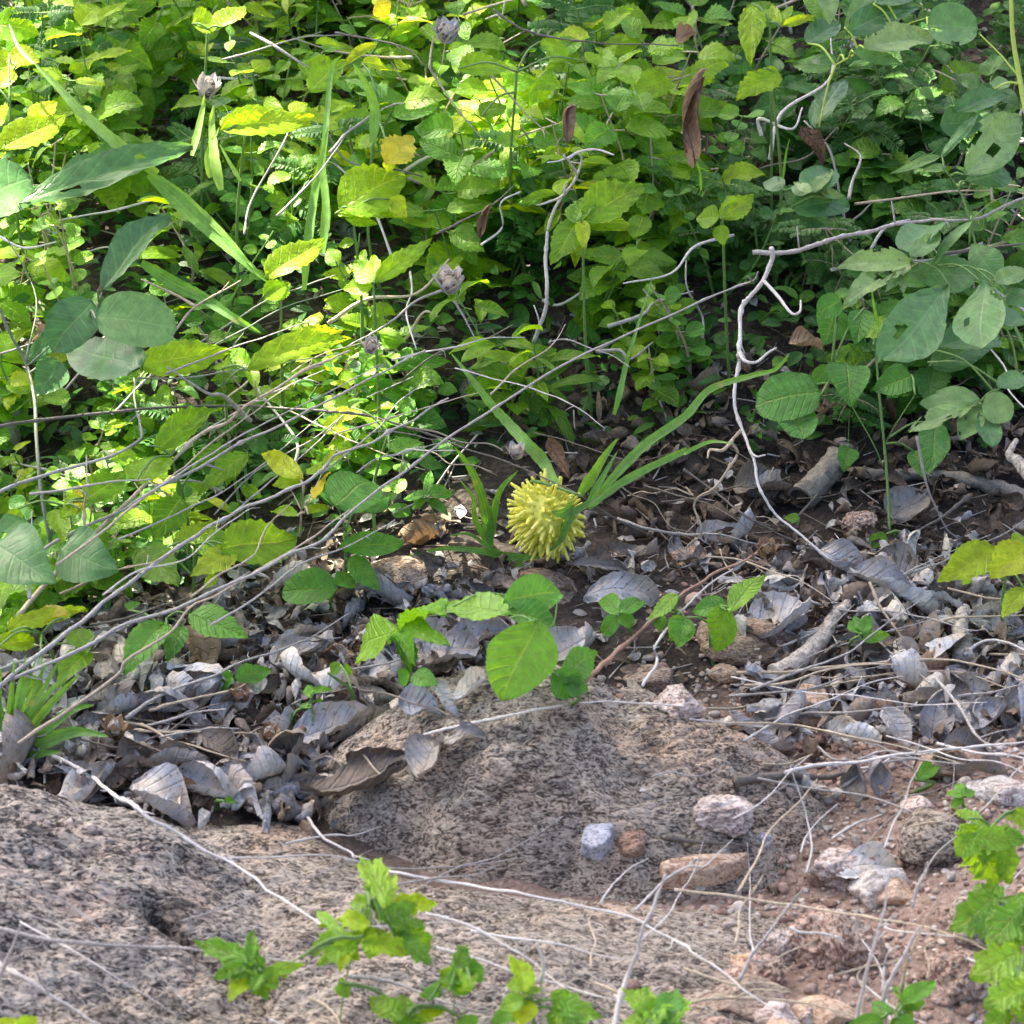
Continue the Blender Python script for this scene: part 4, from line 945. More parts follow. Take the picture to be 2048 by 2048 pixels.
wd('star_leaved_weed', 'small weed with narrow leaves spread like a star left of the gourd', [(E(510,900), E(500,740), 50, .05, .25, sm()), (E(520,890), E(670,870), 75, .05, .4, sm()), (E(500,890), E(370,900), 70, .05, .3, sm()), (E(520,900), E(620,1000), 60, .045, .2, sm()), (E(500,910), E(420,960), 60, .045, .3, sm()), (E(530,880), E(620,830), 60, .05, .35, sm())],
   stems=[(c_(E, (580,1090),(550,1000),(515,900)), .004, .05, 8)], mat='broad')
wd('small_sprout', 'sprout with cupped bright leaf below the level dark stem', [(E(300,640), E(490,590), 110, .08, .6, sm()), (E(90,400), E(190,340), 80, .09, .55, sm()), (E(490,600), E(400,680), 90, .07, .2, sm())], mat='broad')
wd('toothed_weed', 'sunlit weed with a long curled toothed leaf in the upper left', [(A(1225,745), A(1740,590), 190, .16, .8, Q), (A(1240,720), A(1440,560), 110, .16, .7, Q), (A(1600,620), A(1700,560), 90, .155, .8, Q)])
wd('toothed_weed', 'sunlit yellowish weed at the far left edge above the broad vine', [(A(20,840), A(350,600), 190, .16, .8, Q), (A(180,680), A(330,560), 120, .155, .95, Q), (A(50,300), A(220,340), 140, .17, .95, Q), (A(-30,480), A(90,380), 150, .17, .95, Q)])
wd('toothed_weed', 'sunlit weed with square-tipped bright leaves at the top left', [(A(1060,130), A(1220,120), 160, .17, .75, Q), (A(1220,150), A(1340,20), 150, .17, .75, Q), (A(560,110), A(700,0), 90, .16, .8, Q), (A(1750,250), A(1890,240), 70, .17, .75, Q)])
wd('toothed_weed', 'sunlit weed with netted leaves right of the long grass blade', [(A(1460,1530), A(1780,1280), 170, .14, .8, Q), (A(1700,500), A(1932,330), 160, .16, .7, Q), (A(1450,1640), A(1600,1560), 130, .13, .55, Q), (A(1580,1880), A(1900,1800), 110, .13, .8, Q)])
wd('toothed_weed', 'brightest large pleated leaf in the sun, left of the middle', [(B(20,1150), B(410,960), 300, .155, .8, dict(quilt=.025, serr=.08)), (B(0,1180), B(400,1190), 110, .15, .8, Q), (B(300,1100), B(400,1200), 110, .15, .9, Q), (B(60,1200), B(240,1230), 80, .15, .75, Q)])
wd('yellow_shoot', 'bright lemon-yellow leaf standing in the sun left of the middle', [(B(270,900), B(430,740), 170, .17, 1, dict(mat='yellow', serr=.2)), (B(300,880), B(290,950), 70, .165, .9, {}), (B(150,350), B(290,380), 80, .175, .9, Q), (B(230,10), B(300,90), 120, .18, .95, dict(mat='yellow'))])
wd('toothed_weed', 'half-shaded weed with long olive leaves above the lower woolly bud', [(B(220,1560), B(550,1290), 110, .15, .8, Q), (B(210,1550), B(90,1450), 120, .145, .4, Q), (B(210,1580), B(40,1600), 100, .14, .7, Q), (B(210,1560), B(190,1400), 90, .15, .7, Q)])
wd('toothed_weed', 'large pleated green leaf half in the sun right of the twisted whitish vine', [(B(1370,1220), B(1720,1010), 240, .15, .55, dict(quilt=.022)), (B(1370,1220), B(1390,1380), 80, .15, .85, Q), (B(1360,1230), B(1180,1450), 160, .145, .55, Q), (B(1380,1250), B(1640,1240), 130, .145, .65, Q), (B(1350,1230), B(1400,1050), 150, .15, .45, Q)])
wd('toothed_weed', 'rounded sunlit leaf with a pale edge at the top middle', [(B(680,380), B(970,350), 190, .165, .65, Q), (B(810,640), B(950,580), 130, .15, .5, Q), (B(1130,230), B(1280,260), 100, .16, .75, Q), (B(1390,340), B(1470,300), 100, .16, .7, Q)])
wd('toothed_weed', 'bright dangling sunlit leaves at the top, right of the middle', [(C(430,20), C(410,345), 150, .18, .85, Q), (C(580,150), C(530,10), 60, .18, .9, sm()), (C(600,150), C(790,90), 60, .18, .9, sm()), (C(590,140), C(660,20), 60, .18, .85, sm()), (C(450,150), C(510,30), 80, .18, .7, Q)])
wd('toothed_weed', 'bright crumpled sunlit leaf below the dangling ones', [(C(560,390), C(350,560), 170, .165, .75, dict(lobes=.15, **Q)), (C(490,380), C(580,480), 110, .165, .75, Q)])
wd('small_sprout', 'yellow-green three-leaved sprout in the shade right of the middle', [(C(250,1200), C(120,1195), 130, .145, .6, Q), (C(260,1210), C(440,1060), 130, .145, .75, Q), (C(260,1240), C(280,1355), 90, .14, .55, Q), (C(300,1120), C(340,1080), 60, .145, .8, {})])
wd('small_sprout', 'low leafy cress-like sprout in front of the hanging ribbed leaf', [(G(1720,120), G(1680,60), 60, .03, .5, sm()), (G(1730,110), G(1840,70), 60, .03, .6, sm()), (G(1720,180), G(1650,170), 60, .025, .6, sm()), (G(1730,220), G(1680,260), 60, .02, .4, sm()), (G(1620,230), G(1560,270), 50, .02, .4, sm()), (G(1740,150), G(1790,190), 50, .025, .5, sm())], mat='broad')
wd('small_sprout', 'cluster of small rounded leaves under the left arm of the ribbed sprout', [(E(30,1820), E(-30,1870), 70, .03, .6, sm()), (E(40,1840), E(100,1870), 60, .03, .5, sm()), (E(430,1880), E(560,1930), 110, .03, .35, sm()), (E(410,1860), E(350,1920), 90, .03, .45, sm()), (D(1300,1900), D(1500,1850), 110, .025, .35, sm()), (D(1290,1890), D(1180,1920), 110, .025, .3, sm())], mat='broad')

# ---- grass
def grass(label, blades, h0=.005, name='grass_tuft', tintm=.5):
    p0 = at(blades[0][0][0], blades[0][1])
    e = empty(name, p0, label, 'grass')
    for pts, ha, hb, wdt, ti in blades:
        P = [at(p, ha + (hb - ha) * i / (len(pts) - 1)) for i, p in enumerate(pts)]
        m = MB(); ribbon(m, P, lm(wdt), .35, ti, nrm=(rng.uniform(-.3, .3), -.75, .6), bite=.0)
        m.build('blade', M['grass'], e)
    return e
grass('tuft of curved green blades just left of the gourd', [(c_(E, (860,1170),(840,1000),(800,850),(740,720),(660,620)), .004, .08, 75, .35), (c_(E, (850,1170),(880,980),(920,850),(1010,750)), .004, .07, 60, .45), (c_(E, (840,1160),(770,1010),(760,900),(690,800)), .004, .06, 40, .3),
   (c_(E, (1180,1240),(950,1220),(780,1190),(600,1180),(400,1220)), .005, .02, 50, .25), (c_(E, (980,1250),(860,1180),(740,1100),(620,1110)), .005, .03, 30, .2), (c_(E, (1000,1300),(1040,1230),(1130,1190)), .004, .02, 40, .3)])
grass('tuft with two long bright blades reaching up to the right from the gourd', [(c_(E, (1440,900),(1560,760),(1720,600),(1932,450)) + c_(F, (200,300),(430,225),(560,190),(640,100)), .05, .13, 60, .55),
   (c_(E, (1400,960),(1560,830),(1740,730),(1932,640)) + c_(F, (60,650),(200,590),(330,600)), .05, .09, 50, .55), (c_(E, (1350,880),(1420,780),(1480,680),(1560,570)), .05, .09, 70, .6), (c_(E, (1400,920),(1470,800),(1560,640)), .05, .08, 45, .4), (c_(E, (1250,1130),(1300,1000),(1400,930),(1480,880)), .04, .06, 60, .3)])
grass('single twisted pale-edged blade leaning up left from the gourd', [(c_(E, (1230,840),(1150,700),(1060,600),(950,480),(860,380),(760,250),(640,100)), .06, .11, 80, .62)], name='grass_shoot')
grass('upright green stalk with a pale joint, right of the middle', [(c_(E, (1540,440),(1570,330),(1610,150),(1650,20)) + c_(B, (1760,1500),), .07, .12, 38, .5)], name='grass_shoot')
grass('long sunlit blade slanting down from the top left corner', [(c_(A, (870,960),(760,880),(620,770),(440,610),(320,480),(190,350)), .165, .18, 90, .8), (c_(A, (190,350),(100,250),(50,130)), .18, .185, 30, .9)], name='grass_shoot')
grass('long two-toned blade slanting down right through the upper left weeds', [(c_(A, (820,960),(1000,1130),(1150,1270),(1320,1420),(1480,1560)), .16, .13, 110, .6), (c_(A, (880,980),(1080,1150),(1240,1300),(1400,1480)), .158, .135, 60, .85)], name='grass_shoot')
grass('broad shaded blade under the two-toned one, ending at the left stems', [(c_(A, (780,1450),(950,1560),(1130,1650),(1300,1760),(1440,1840)), .15, .12, 90, .45)], name='grass_shoot')
grass('tall upright blades in the upper left of the middle, standing in the sun', [(c_(A, (1680,1600),(1700,1350),(1740,1050),(1790,800),(1830,400),(1890,300)), .10, .18, 60, .65), (c_(A, (1780,1400),(1800,1150),(1780,900),(1810,700)), .12, .16, 60, .7), (c_(B, (210,790),(225,620),(180,480),(100,350)), .15, .19, 75, .6)])
grass('tuft of narrow bright blades at the left edge above the dark boulder', [(c_(G, (0+a, 440),(40+a*1.2, 300),(70+a*1.8+b, 120),(100+a*2.4+2*b, -20-c)), .006, .06, 55, .45 + .03*b/10) for a, b, c in ((0,-10,60),(10,10,90),(20,25,60),(40,30,40),(50,60,80),(-40,0,20),(-30,-30,60),(70,60,0))] +
   [(c_(G, (100,430),(280,360),(430,320),(600,345)), .01, .03, 90, .5), (c_(G, (90,420),(260,300),(400,200),(520,170)), .01, .045, 70, .4), (c_(G, (80,420),(200,260),(330,110),(440,0)), .01, .06, 60, .6), (c_(G, (150,460),(230,440),(340,430)), .01, .02, 50, .4)])
grass('dry yellow grass stalks standing in the sun at the top left', [(c_(A, (1060,860),(1090,740),(1120,600),(1130,520)), .15, .17, 50, .98), (c_(A, (1220,1050),(1190,900),(1170,700),(1180,580)), .14, .17, 70, .95), (c_(A, (1160,980),(1150,850),(1210,700)), .14, .16, 50, .9), (c_(A, (1330,1000),(1270,900),(1210,790)), .14, .155, 30, .9)])
grass('thin upright green blades in the top right shade', [(c_(C, (600,1000),(620,850),(640,760)), .10, .14, 20, .4), (c_(C, (150,1050),(140,950),(110,850)), .11, .14, 20, .4), (c_(F, (1130,-40),(1105,-150),(1090,-260)), .11, .14, 26, .4)])

# ---- brown hanging leaves
def deadleaf(label, cpt, L, Wd, ang, tint, h=.010, mat='dead', roll=1.2, name='dead_leaf', curl=.6, shape='elliptic', group=None, thick=True, tilt=.0):
    c = at(cpt, h)
    L, Wd = L * 1.15, Wd * 1.4
    a = R(ang); d = np.array([math.cos(a), 0, 0]) + math.sin(a) * (np.array([0, math.sin(PITCH), math.cos(PITCH)]) * .55 + np.array([0, .75, 0]) * .45)
    d += np.array([0, 0, tilt])
    d /= np.linalg.norm(d); Lm = lm(L)
    n = np.array([rng.uniform(-.3, .3), rng.uniform(-.5, .1), 1.0])
    m = MB()
    leaf(m, c - d * Lm / 2, d, n, Lm, lm(Wd) * (1 + .25 * roll), shape, 16, 22, .0, curl * rng.uniform(.6, 1.9) * rng.choice([-1, 1, 1]), .014, 0, 9, .12, int(rng.integers(0, 3)), tint, 7, roll * 2.0)
    return tag(m.build(name, M[mat], loc=c), label, 'dead leaf', group)
for a in (('large hanging brown leaf right of the upper middle, upright in the weeds', C(120, 680), 480, 85, 80, .3, .16),
          ('dark brown leaf hanging in the shade right of the upright pale bud', C(780, 800), 220, 100, -80, .15, .13),
          ('small rust-brown leaf above the twisted whitish vine', B(1325, 680), 230, 60, 85, .6, .18),
          ('rusty curled leaf behind the gourd', E(1230, 690), 230, 80, -70, .55, .05),
          ('tan crumpled leaf at the top, right of the middle', C(65, 200), 110, 110, 20, .85, .165),
          ('small rusty leaf in the sun left of the twisted whitish vine', B(830, 1230), 170, 50, 70, .6, .145),
          ('buff leaf under the right edge of the shaded gap', C(730, 1890), 170, 110, 0, .95, .06),
          ('buff curled leaf behind the left green stem', D(240, 30), 110, 110, 0, .95, .08)):
    deadleaf(a[0], a[1], a[2], a[3], a[4], a[5], h=a[6], mat='brown', roll=.9, name='brown_leaf')
DL = [
 ('pale ridged curled leaf near the grass tuft at the left', G(670,170), 270, 190, 20, .80, 1.2), ('long blue-grey leaf right of the pale ridged one', G(900,220), 340, 120, 5, .6, 1.4),
 ('arched brown-grey leaf behind the left straw stalks', G(1090,150), 320, 220, 30, .25, .9), ('small dark leaf left of the pale eye-spotted one', G(750,490), 210, 170, 20, .22, 1.2),
 ('brown leaf with a pale eye spot in the left litter', G(980,480), 320, 160, 5, .33, 1.3), ('dull brown leaf above the big bluish leaves', G(1200,440), 230, 150, -30, .25, 1.0),
 ('smooth grey leaf with a dark notch, right of the big ribbed bluish one', G(1130,650), 330, 170, -30, .62, 1.4), ('slender light leaf standing at the edge of the slab on the left', G(550,560), 270, 120, 60, .62, 1.0),
 ('big ribbed blue-grey leaf at the edge of the slab', G(930,690), 350, 250, -45, .66, .9), ('pale leaf with dark spots left of the dark curled leaf', G(1380,570), 340, 190, 48, .62, 1.1),
 ('small pale leaf in the notch above the slab', G(1540,640), 170, 130, 0, .6, 1.0), ('smooth tan rolled leaf below the dark curled leaf', G(1775,660), 350, 170, -22, .45, 1.5),
 ('ridged bluish leaf above the dark curled leaf', G(1830,290), 380, 190, 15, .63, .7), ('large dark brown curled leaf with a white rim, left of the rounded rock', H(170,560), 560, 250, 4, .0, .8),
 ('upright striped grey leaf leaning on the rounded rock', H(510,440), 250, 190, 65, .45, .7), ('small blue leaf above the upright striped one', H(470,210), 190, 150, 0, .62, .7),
 ('white pointed leaf behind the rounded rock', H(750,80), 170, 110, 20, .97, .8), ('pale hooked leaf behind the rounded rock, left of the white one', H(610,150), 210, 100, -50, .85, 1.2),
 ('black-spotted grey leaf at the left shoulder of the rounded rock', H(700,350), 240, 110, 10, .5, .8), ('cracked grey leaf below the ribbed sprout', E(600,1790), 350, 240, 15, .58, .8),
 ('grey leaf between cracked leaf and hanging ribbed leaf', E(800,1690), 330, 160, 15, .6, .8), ('pale wrinkled leaf right of the hanging ribbed leaf', E(1290,1690), 250, 220, 60, .68, .8),
 ('angular grey leaf lying under the clover sprig', E(1600,1440), 380, 130, 12, .6, .5), ('grey twisted leaf under the brownish stem at the left', D(1180,1700), 300, 90, 5, .4, 1.2),
 ('flat grey leaf over the tan stone at the left', D(1580,1760), 340, 150, 30, .52, .6), ('grey bent leaf under the end of the hanging twig', F(950,1270), 300, 170, -35, .6, 1.0),
 ('long grey leaf pierced with holes at the right', F(1250,1410), 500, 170, -16, .63, 1.2), ('wrinkled blue-grey leaf behind the rounded rock on the right', F(560,1540), 360, 300, 10, .62, .6),
 ('dark bent leaf left of the sunny crinkled leaves', F(1600,1440), 280, 120, 35, .35, 1.3), ('brown-grey leaf propped beneath the fallen log', F(1300,940), 240, 190, 60, .35, .6),
 ('large dull leaf half buried left of the bark roll', F(500,850), 300, 150, 10, .15, .8), ('white ribbed leaf curled like a shell, right of the tan rock', I(1000,330), 240, 150, -10, .97, 1.5),
 ('pale upright leaf right of the shell-like one', I(1250,310), 250, 110, -70, .75, .8), ('steel-grey upright leaf in the right litter', I(1480,230), 300, 150, 80, .55, .8),
 ('curved grey leaf beside the steel-grey upright one', I(1750,230), 230, 150, 50, .6, .9), ('grey leaf cut by the right edge of the picture', I(1890,210), 280, 150, 75, .58, .9),
 ('dark leaf under the bleached straight twig', I(1600,440), 270, 110, 0, .35, 1.0), ('pale strip-like leaf over the right shoulder of the rounded rock', I(500,290), 330, 70, -42, .65, .9),
 ('buff leaf behind the white ribbed one', I(1120,200), 240, 130, -20, .6, .7), ('small dark leaf at the right above the pale oval stone', I(1700,510), 240, 100, 10, .2, 1.0),
 ('whitish rag-like leaf tucked in the pink quartz stones', I(1080,1050), 300, 120, -8, .9, .5), ('striped grey-brown leaf on the gravel', I(1010,600), 190, 140, 80, .3, 1.1),
 ('dark striped leaf standing over the charred stick', I(1130,560), 190, 110, 85, .4, 1.1), ('dark leaf shadowed below the gourd', E(1450,1290), 300, 60, 0, .4, .8), ('grey leaf between gourd and reddish stick', E(1650,1180), 240, 60, 0, .3, .9)]
for lb, c, L, Wd, ang, ti, rl in DL: deadleaf(lb, c, L, Wd, ang, ti, roll=rl, h=.012, tilt=rng.uniform(-.1, .15))

# ---- stones
STN = [
 ('bluish-grey pebble', 'bluish-grey pebble resting at the foot of the rounded rock', H(1460,1010), 105, 90, 'stone_grey', 0), ('brown pebble', 'small brown pebble right of the bluish-grey one', H(1640,1000), 75, 70, 'stone_brown', 0),
 ('pink stone', 'mottled pink stone above the flat orange-tan one', I(255,850), 165, 90, 'stone_pink', 0),
 ('tan rock', 'tan angular rock at the right shoulder of the rounded rock', I(740,270), 150, 130, 'stone_tan', .3), ('brown rock', 'rounded buff rock right of the small seedling', I(1490,570), 140, 100, 'stone_brown', 0),
 ('pale stone', 'pale smooth oval stone at the right edge', I(1800,700), 170, 80, 'stone_pale', -.2), ('quartz stone', 'pinkish-white streaked quartz stone with a dark edge', I(960,1140), 190, 120, 'stone_pink', 0),
 ('quartz stone', 'broken whitish quartz stone right of the streaked one', I(1130,1240), 160, 120, 'stone_pale', .4), ('rock', 'grey and white lumpy rock left of the large toothed leaves', I(1440,1020), 200, 170, 'rock', .2),
 ('earth clod', 'large crumbly reddish clod of earth at the bottom right', I(900,1580), 260, 200, 'clod', .1), ('pink stone', 'ringed pink stone left of the large reddish clod', I(590,1570), 95, 90, 'stone_pink', 0),
 ('earth clod', 'rough reddish clod behind the slender bottom leaves', I(1560,1780), 210, 150, 'clod', .4), ('earth clod', 'dark red lump of earth left of the large clod', I(470,1720), 150, 90, 'clod', 0),
 ('rock', 'dark smooth rock at the bottom edge below the large clod', I(380,1890), 230, 110, 'stone_brown', .1), ('pale stone', 'pale tan rock at the bottom edge right of the dark smooth one', I(840,1930), 160, 90, 'stone_tan', 0),
 ('orange stone', 'orange stone behind the crest of the rounded rock', I(280,30), 90, 60, 'stone_tan', 0), ('orange stone', 'buff orange stone in the litter right of the crest', I(600,70), 110, 80, 'stone_tan', .3),
 ('pale stone', 'pale chip between the two grey leaves at the right', F(850,1400), 75, 80, 'stone_pale', 0), ('rock', 'buff-grey stone under the curly tendril', F(90,1270), 130, 70, 'stone_brown', 0),
 ('brown rock', 'speckled brown rock behind the ribbed sprout, left of the gourd', E(300,1400), 250, 160, 'stone_brown', .1), ('grey rock', 'smooth grey stone behind the ribbed leaves under the gourd', E(1150,1420), 200, 60, 'stone_brown', -.3),
 ('tan rock', 'reddish tan stone under the flat grey leaf at the left', D(1800,1820), 160, 70, 'stone_tan', 0), ('pink stone', 'pinkish rock on the right crest of the rounded rock', H(1760,70), 170, 80, 'stone_brown', .2),
 ('rock', 'crumbly reddish rock right of the dark hollow ledge', H(1900,240), 130, 90, 'stone_pink', 0), ('pebble', 'tiny blue-grey pebble at the end of the dark stick', I(490,950), 60, 45, 'stone_grey', 0),
 ('red soil lump', 'orange-red soil lump under the tall stems at the right', F(1040,1070), 110, 60, 'clod', 0), ('rock', 'grey mossy rock at the right edge of the slab', I(1700,1480), 220, 130, 'rock', .2),
 ('rock', 'long dull rock ridge behind the rounded rock, under the blue-grey leaf', F(430,1760), 420, 110, 'stone_brown', -.05)]
for i, (cn, lb, c, rx, rz, mt, rot) in enumerate(STN):
    big = rx > 150
    p = at(c, 0.0); r = np.array([lm(rx) / 1.05, lm((rx + rz) / 2) * .95, lm(rz)])
    p = p + np.array([0, r[1] * .3, 0]); p[2] = float(top(p[0], p[1])) + r[2] * (.25 if big else .35)
    m = MB(); stone(m, p, r, 5 if rx > 90 else 4, .35, 40 + i, rot, (rng.uniform(-.15, .15), -rot * .5), .5, cuts=9, fine=.12 if 'clod' in mt or mt == 'stone_pink' else .035)
    nm = {'clod': 'earth_clod'}.get(mt, 'stone')
    tag(m.build(nm, M[mt], loc=p), lb, 'earth clod' if mt == 'clod' else 'stone')

def prism(name, label, pts, thick, mat, cat='stone', h=.012):
    Pt = np.array([at(Wp(*p), h) for p in pts]); zt = Pt[:, 2].mean()
    c = Pt.mean(0); m = MB(); V = []; n = 48
    cl = np.vstack([Pt, Pt[:1]]); seg = np.linspace(0, len(Pt), n, endpoint=False)
    ring = np.array([cl[int(t)] * (1 - t % 1) + cl[int(t) + 1] * (t % 1) for t in seg])
    ring[:, 2] = zt * .6 + ring[:, 2] * .4
    for f, dz in ((.0, .0005), (.35, .0), (.7, .0), (.93, -.0003), (1.0, -.0015), (1.03, -thick * .5), (.97, -thick)):
        r_ = c + (ring - c) * f; r_[:, 2] = ring[:, 2] * max(f, .3) + c[2] * (1 - max(f, .3)) + dz
        r_ = r_ + (np.stack([vn(r_ * 160, 3), vn(r_ * 160, 4), vn(r_ * 110, 5)], 1) * .0009)
        V.append(r_)
    V = np.concatenate(V)
    F_ = [(i * n + j, i * n + (j + 1) % n, (i + 1) * n + (j + 1) % n, (i + 1) * n + j) for i in range(6) for j in range(n)]
    m.add(V, F_); return tag(m.build(name, M[mat], loc=c), label, cat)
prism('flat_stone', 'flat orange-tan slab-like stone below the rounded rock', [(1246,1614), (1270,1605), (1330,1604), (1412,1606), (1396,1630), (1345,1648), (1290,1652), (1252,1645)], .012, 'stone_tan')
# ---- fallen log and bark roll, bleached stubs
def log(name, label, pts, h, r0, r1, mat, hollow=False, cat='log'):
    P = spline([at(p, h) for p in pts], 8)
    m = MB(); P = P + rng.normal(size=P.shape) * r1 * .05; tube(m, P, r0, r1, 18, .03 if hollow else .09, .5, cap=not hollow)
    v0 = m.V[0]; m.V[0] = v0 + np.stack([vn(v0 * 220, 51 + q) for q in range(3)], 1) * r1 * .22 + np.stack([vn(v0 * 600, 61 + q) for q in range(3)], 1) * r1 * .10
    o = m.build(name, M[mat], loc=P[0])
    if hollow:
        mi = MB(); tube(mi, P + (P[1] - P[0]) * .05, r0 * .82, r1 * .8, 18, .04, .1, cap=False)
        c = mi.build('hollow_inside', M['darktwig'], loc=P[0]); c.location = (0, 0, 0); c.parent = o
        an = np.linspace(0, 2 * math.pi, 19)[:-1]; T, Nn, Bn = frames(P)
        ring = MB(); V = [P[0] + rr * (math.cos(a) * Nn[0] + math.sin(a) * Bn[0]) for rr in (r0 * 1.02, r0 * .8) for a in an]
        ring.add(V, [(j, (j + 1) % 18, 18 + (j + 1) % 18, 18 + j) for j in range(18)])
        rg = ring.build('rim', M['bark'], loc=P[0]); rg.location = (0, 0, 0); rg.parent = o
    return tag(o, label, cat)
log('bark_roll', 'hollow roll of brown bark under the round-leaved weed', c_(F, (700,900),(800,810),(880,720),(960,620)), .008, .0090, .0075, 'bark', True, 'bark roll')
log('fallen_log', 'weathered fallen branch lying level in the shade at the right edge', c_(F, (970,755),(1200,770),(1400,770),(1700,820),(1980,910)), .004, .0032, .0052, 'bark')
log('dead_stub', 'bleached knobbly dead stub rising right of the rounded rock, curling at its top', c_(F, (560,1880),(700,1790),(820,1670),(880,1560),(950,1500),(955,1420),(935,1330)), .012, .0065, .0014, 'stub', cat='dead stub')
log('dead_stub', 'short upright bleached stub near the right edge', c_(F, (1600,1790),(1585,1700),(1580,1600),(1600,1510)), .016, .0062, .0035, 'stub', cat='dead stub')
log('dead_stub', 'white splintered stick cut by the right edge above the sunny leaves', c_(F, (1980,800),(1900,700),(1850,660),(1890,580)), .05, .0045, .0014, 'stub', cat='dead stub')

# ------------------------------------------------------------------ the mass of weeds on the bank
def proj(P):
    P = np.atleast_2d(P) - CAM
    f = np.array([0, math.cos(PITCH), -math.sin(PITCH)]); u = np.array([0, math.sin(PITCH), math.cos(PITCH)])
    z = P @ f
    return np.stack([1024 + P[:, 0] / z * DIST / HALF * 1024, 1024 - (P @ u) / z * DIST / HALF * 1024], 1)
def template(**k):
    m = MB(); leaf(m, np.zeros(3), np.array([0, 1., 0]), np.array([0, 0, 1.]), 1.0, k.pop('Wd', .6), **k)
    return np.concatenate(m.V), m.F, np.concatenate(m.U)
TP = {
 'toothed': [template(Wd=rng.uniform(.5, .68), shape='ovate', nu=6, nv=16, serr=.13, teeth=8, quilt=.018, fold=rng.uniform(.05, .5), curl=rng.uniform(.1, 1.2), wav=.05) for _ in range(14)],
 'round': [template(Wd=rng.uniform(.75, 1.0), shape='round', nu=6, nv=8, fold=rng.uniform(0, .3), curl=rng.uniform(-.2, .8), wav=.05) for _ in range(8)],
 'lance': [template(Wd=rng.uniform(.2, .34), shape='elliptic', nu=4, nv=8, fold=rng.uniform(.1, .6), curl=rng.uniform(.1, 1.4), wav=.05) for _ in range(8)],
 'tiny': [template(Wd=rng.uniform(.35, .6), shape='elliptic', nu=2, nv=4, fold=rng.uniform(.1, .5), curl=rng.uniform(.1, 1), wav=.05) for _ in range(8)],
 'curled': [template(Wd=rng.uniform(.45, .85), shape=['elliptic', 'ovate', 'round', 'heart'][_ % 4], nu=8, nv=12, fold=0, curl=rng.uniform(-1.2, 1.8), wav=rng.uniform(.1, .24), roll=rng.uniform(1.2, 3.0), bite=_ % 3) for _ in range(24)],
}
def put(mb, kind, b, d, n, L, tint, wmul=1.):
    V, Fc, U = TP[kind][int(rng.integers(len(TP[kind])))]
    d = d / (np.linalg.norm(d) + 1e-9); n = n - d * n.dot(d); n = n / (np.linalg.norm(n) + 1e-9); s = np.cross(d, n)
    mb.add(b + L * (V[:, :1] * wmul * s + V[:, 1:2] * d + V[:, 2:] * n), Fc, U, tint)
def edge(x):
    return float(np.interp(x, [-.36, -.25, -.16, -.08, 0, .08, .15, .22, .34], [-.17, -.13, -.07, -.02, .03, .03, .035, .045, .055]))
KEEP = [(1094, 1036, 125), (985, 1000, 75), (1400, 900, 70), (1500, 950, 90), (1640, 960, 90), (1900, 980, 90), (640, 1300, 90), (1330, 1080, 120), (1500, 640, 60)]
def clear(P):
    q = proj(P)
    return all(((q[:, 0] - a) ** 2 + (q[:, 1] - b) ** 2).min() > r * r for a, b, r in KEEP)
COLN = {'weed': ['green', 'yellow-green', 'bright yellow-green'], 'weed_dark': ['dark green', 'deep green', 'green'], 'waxy': ['bluish green', 'grey-green', 'pale green'], 'broad': ['green', 'fresh green', 'light green']}
fills = []
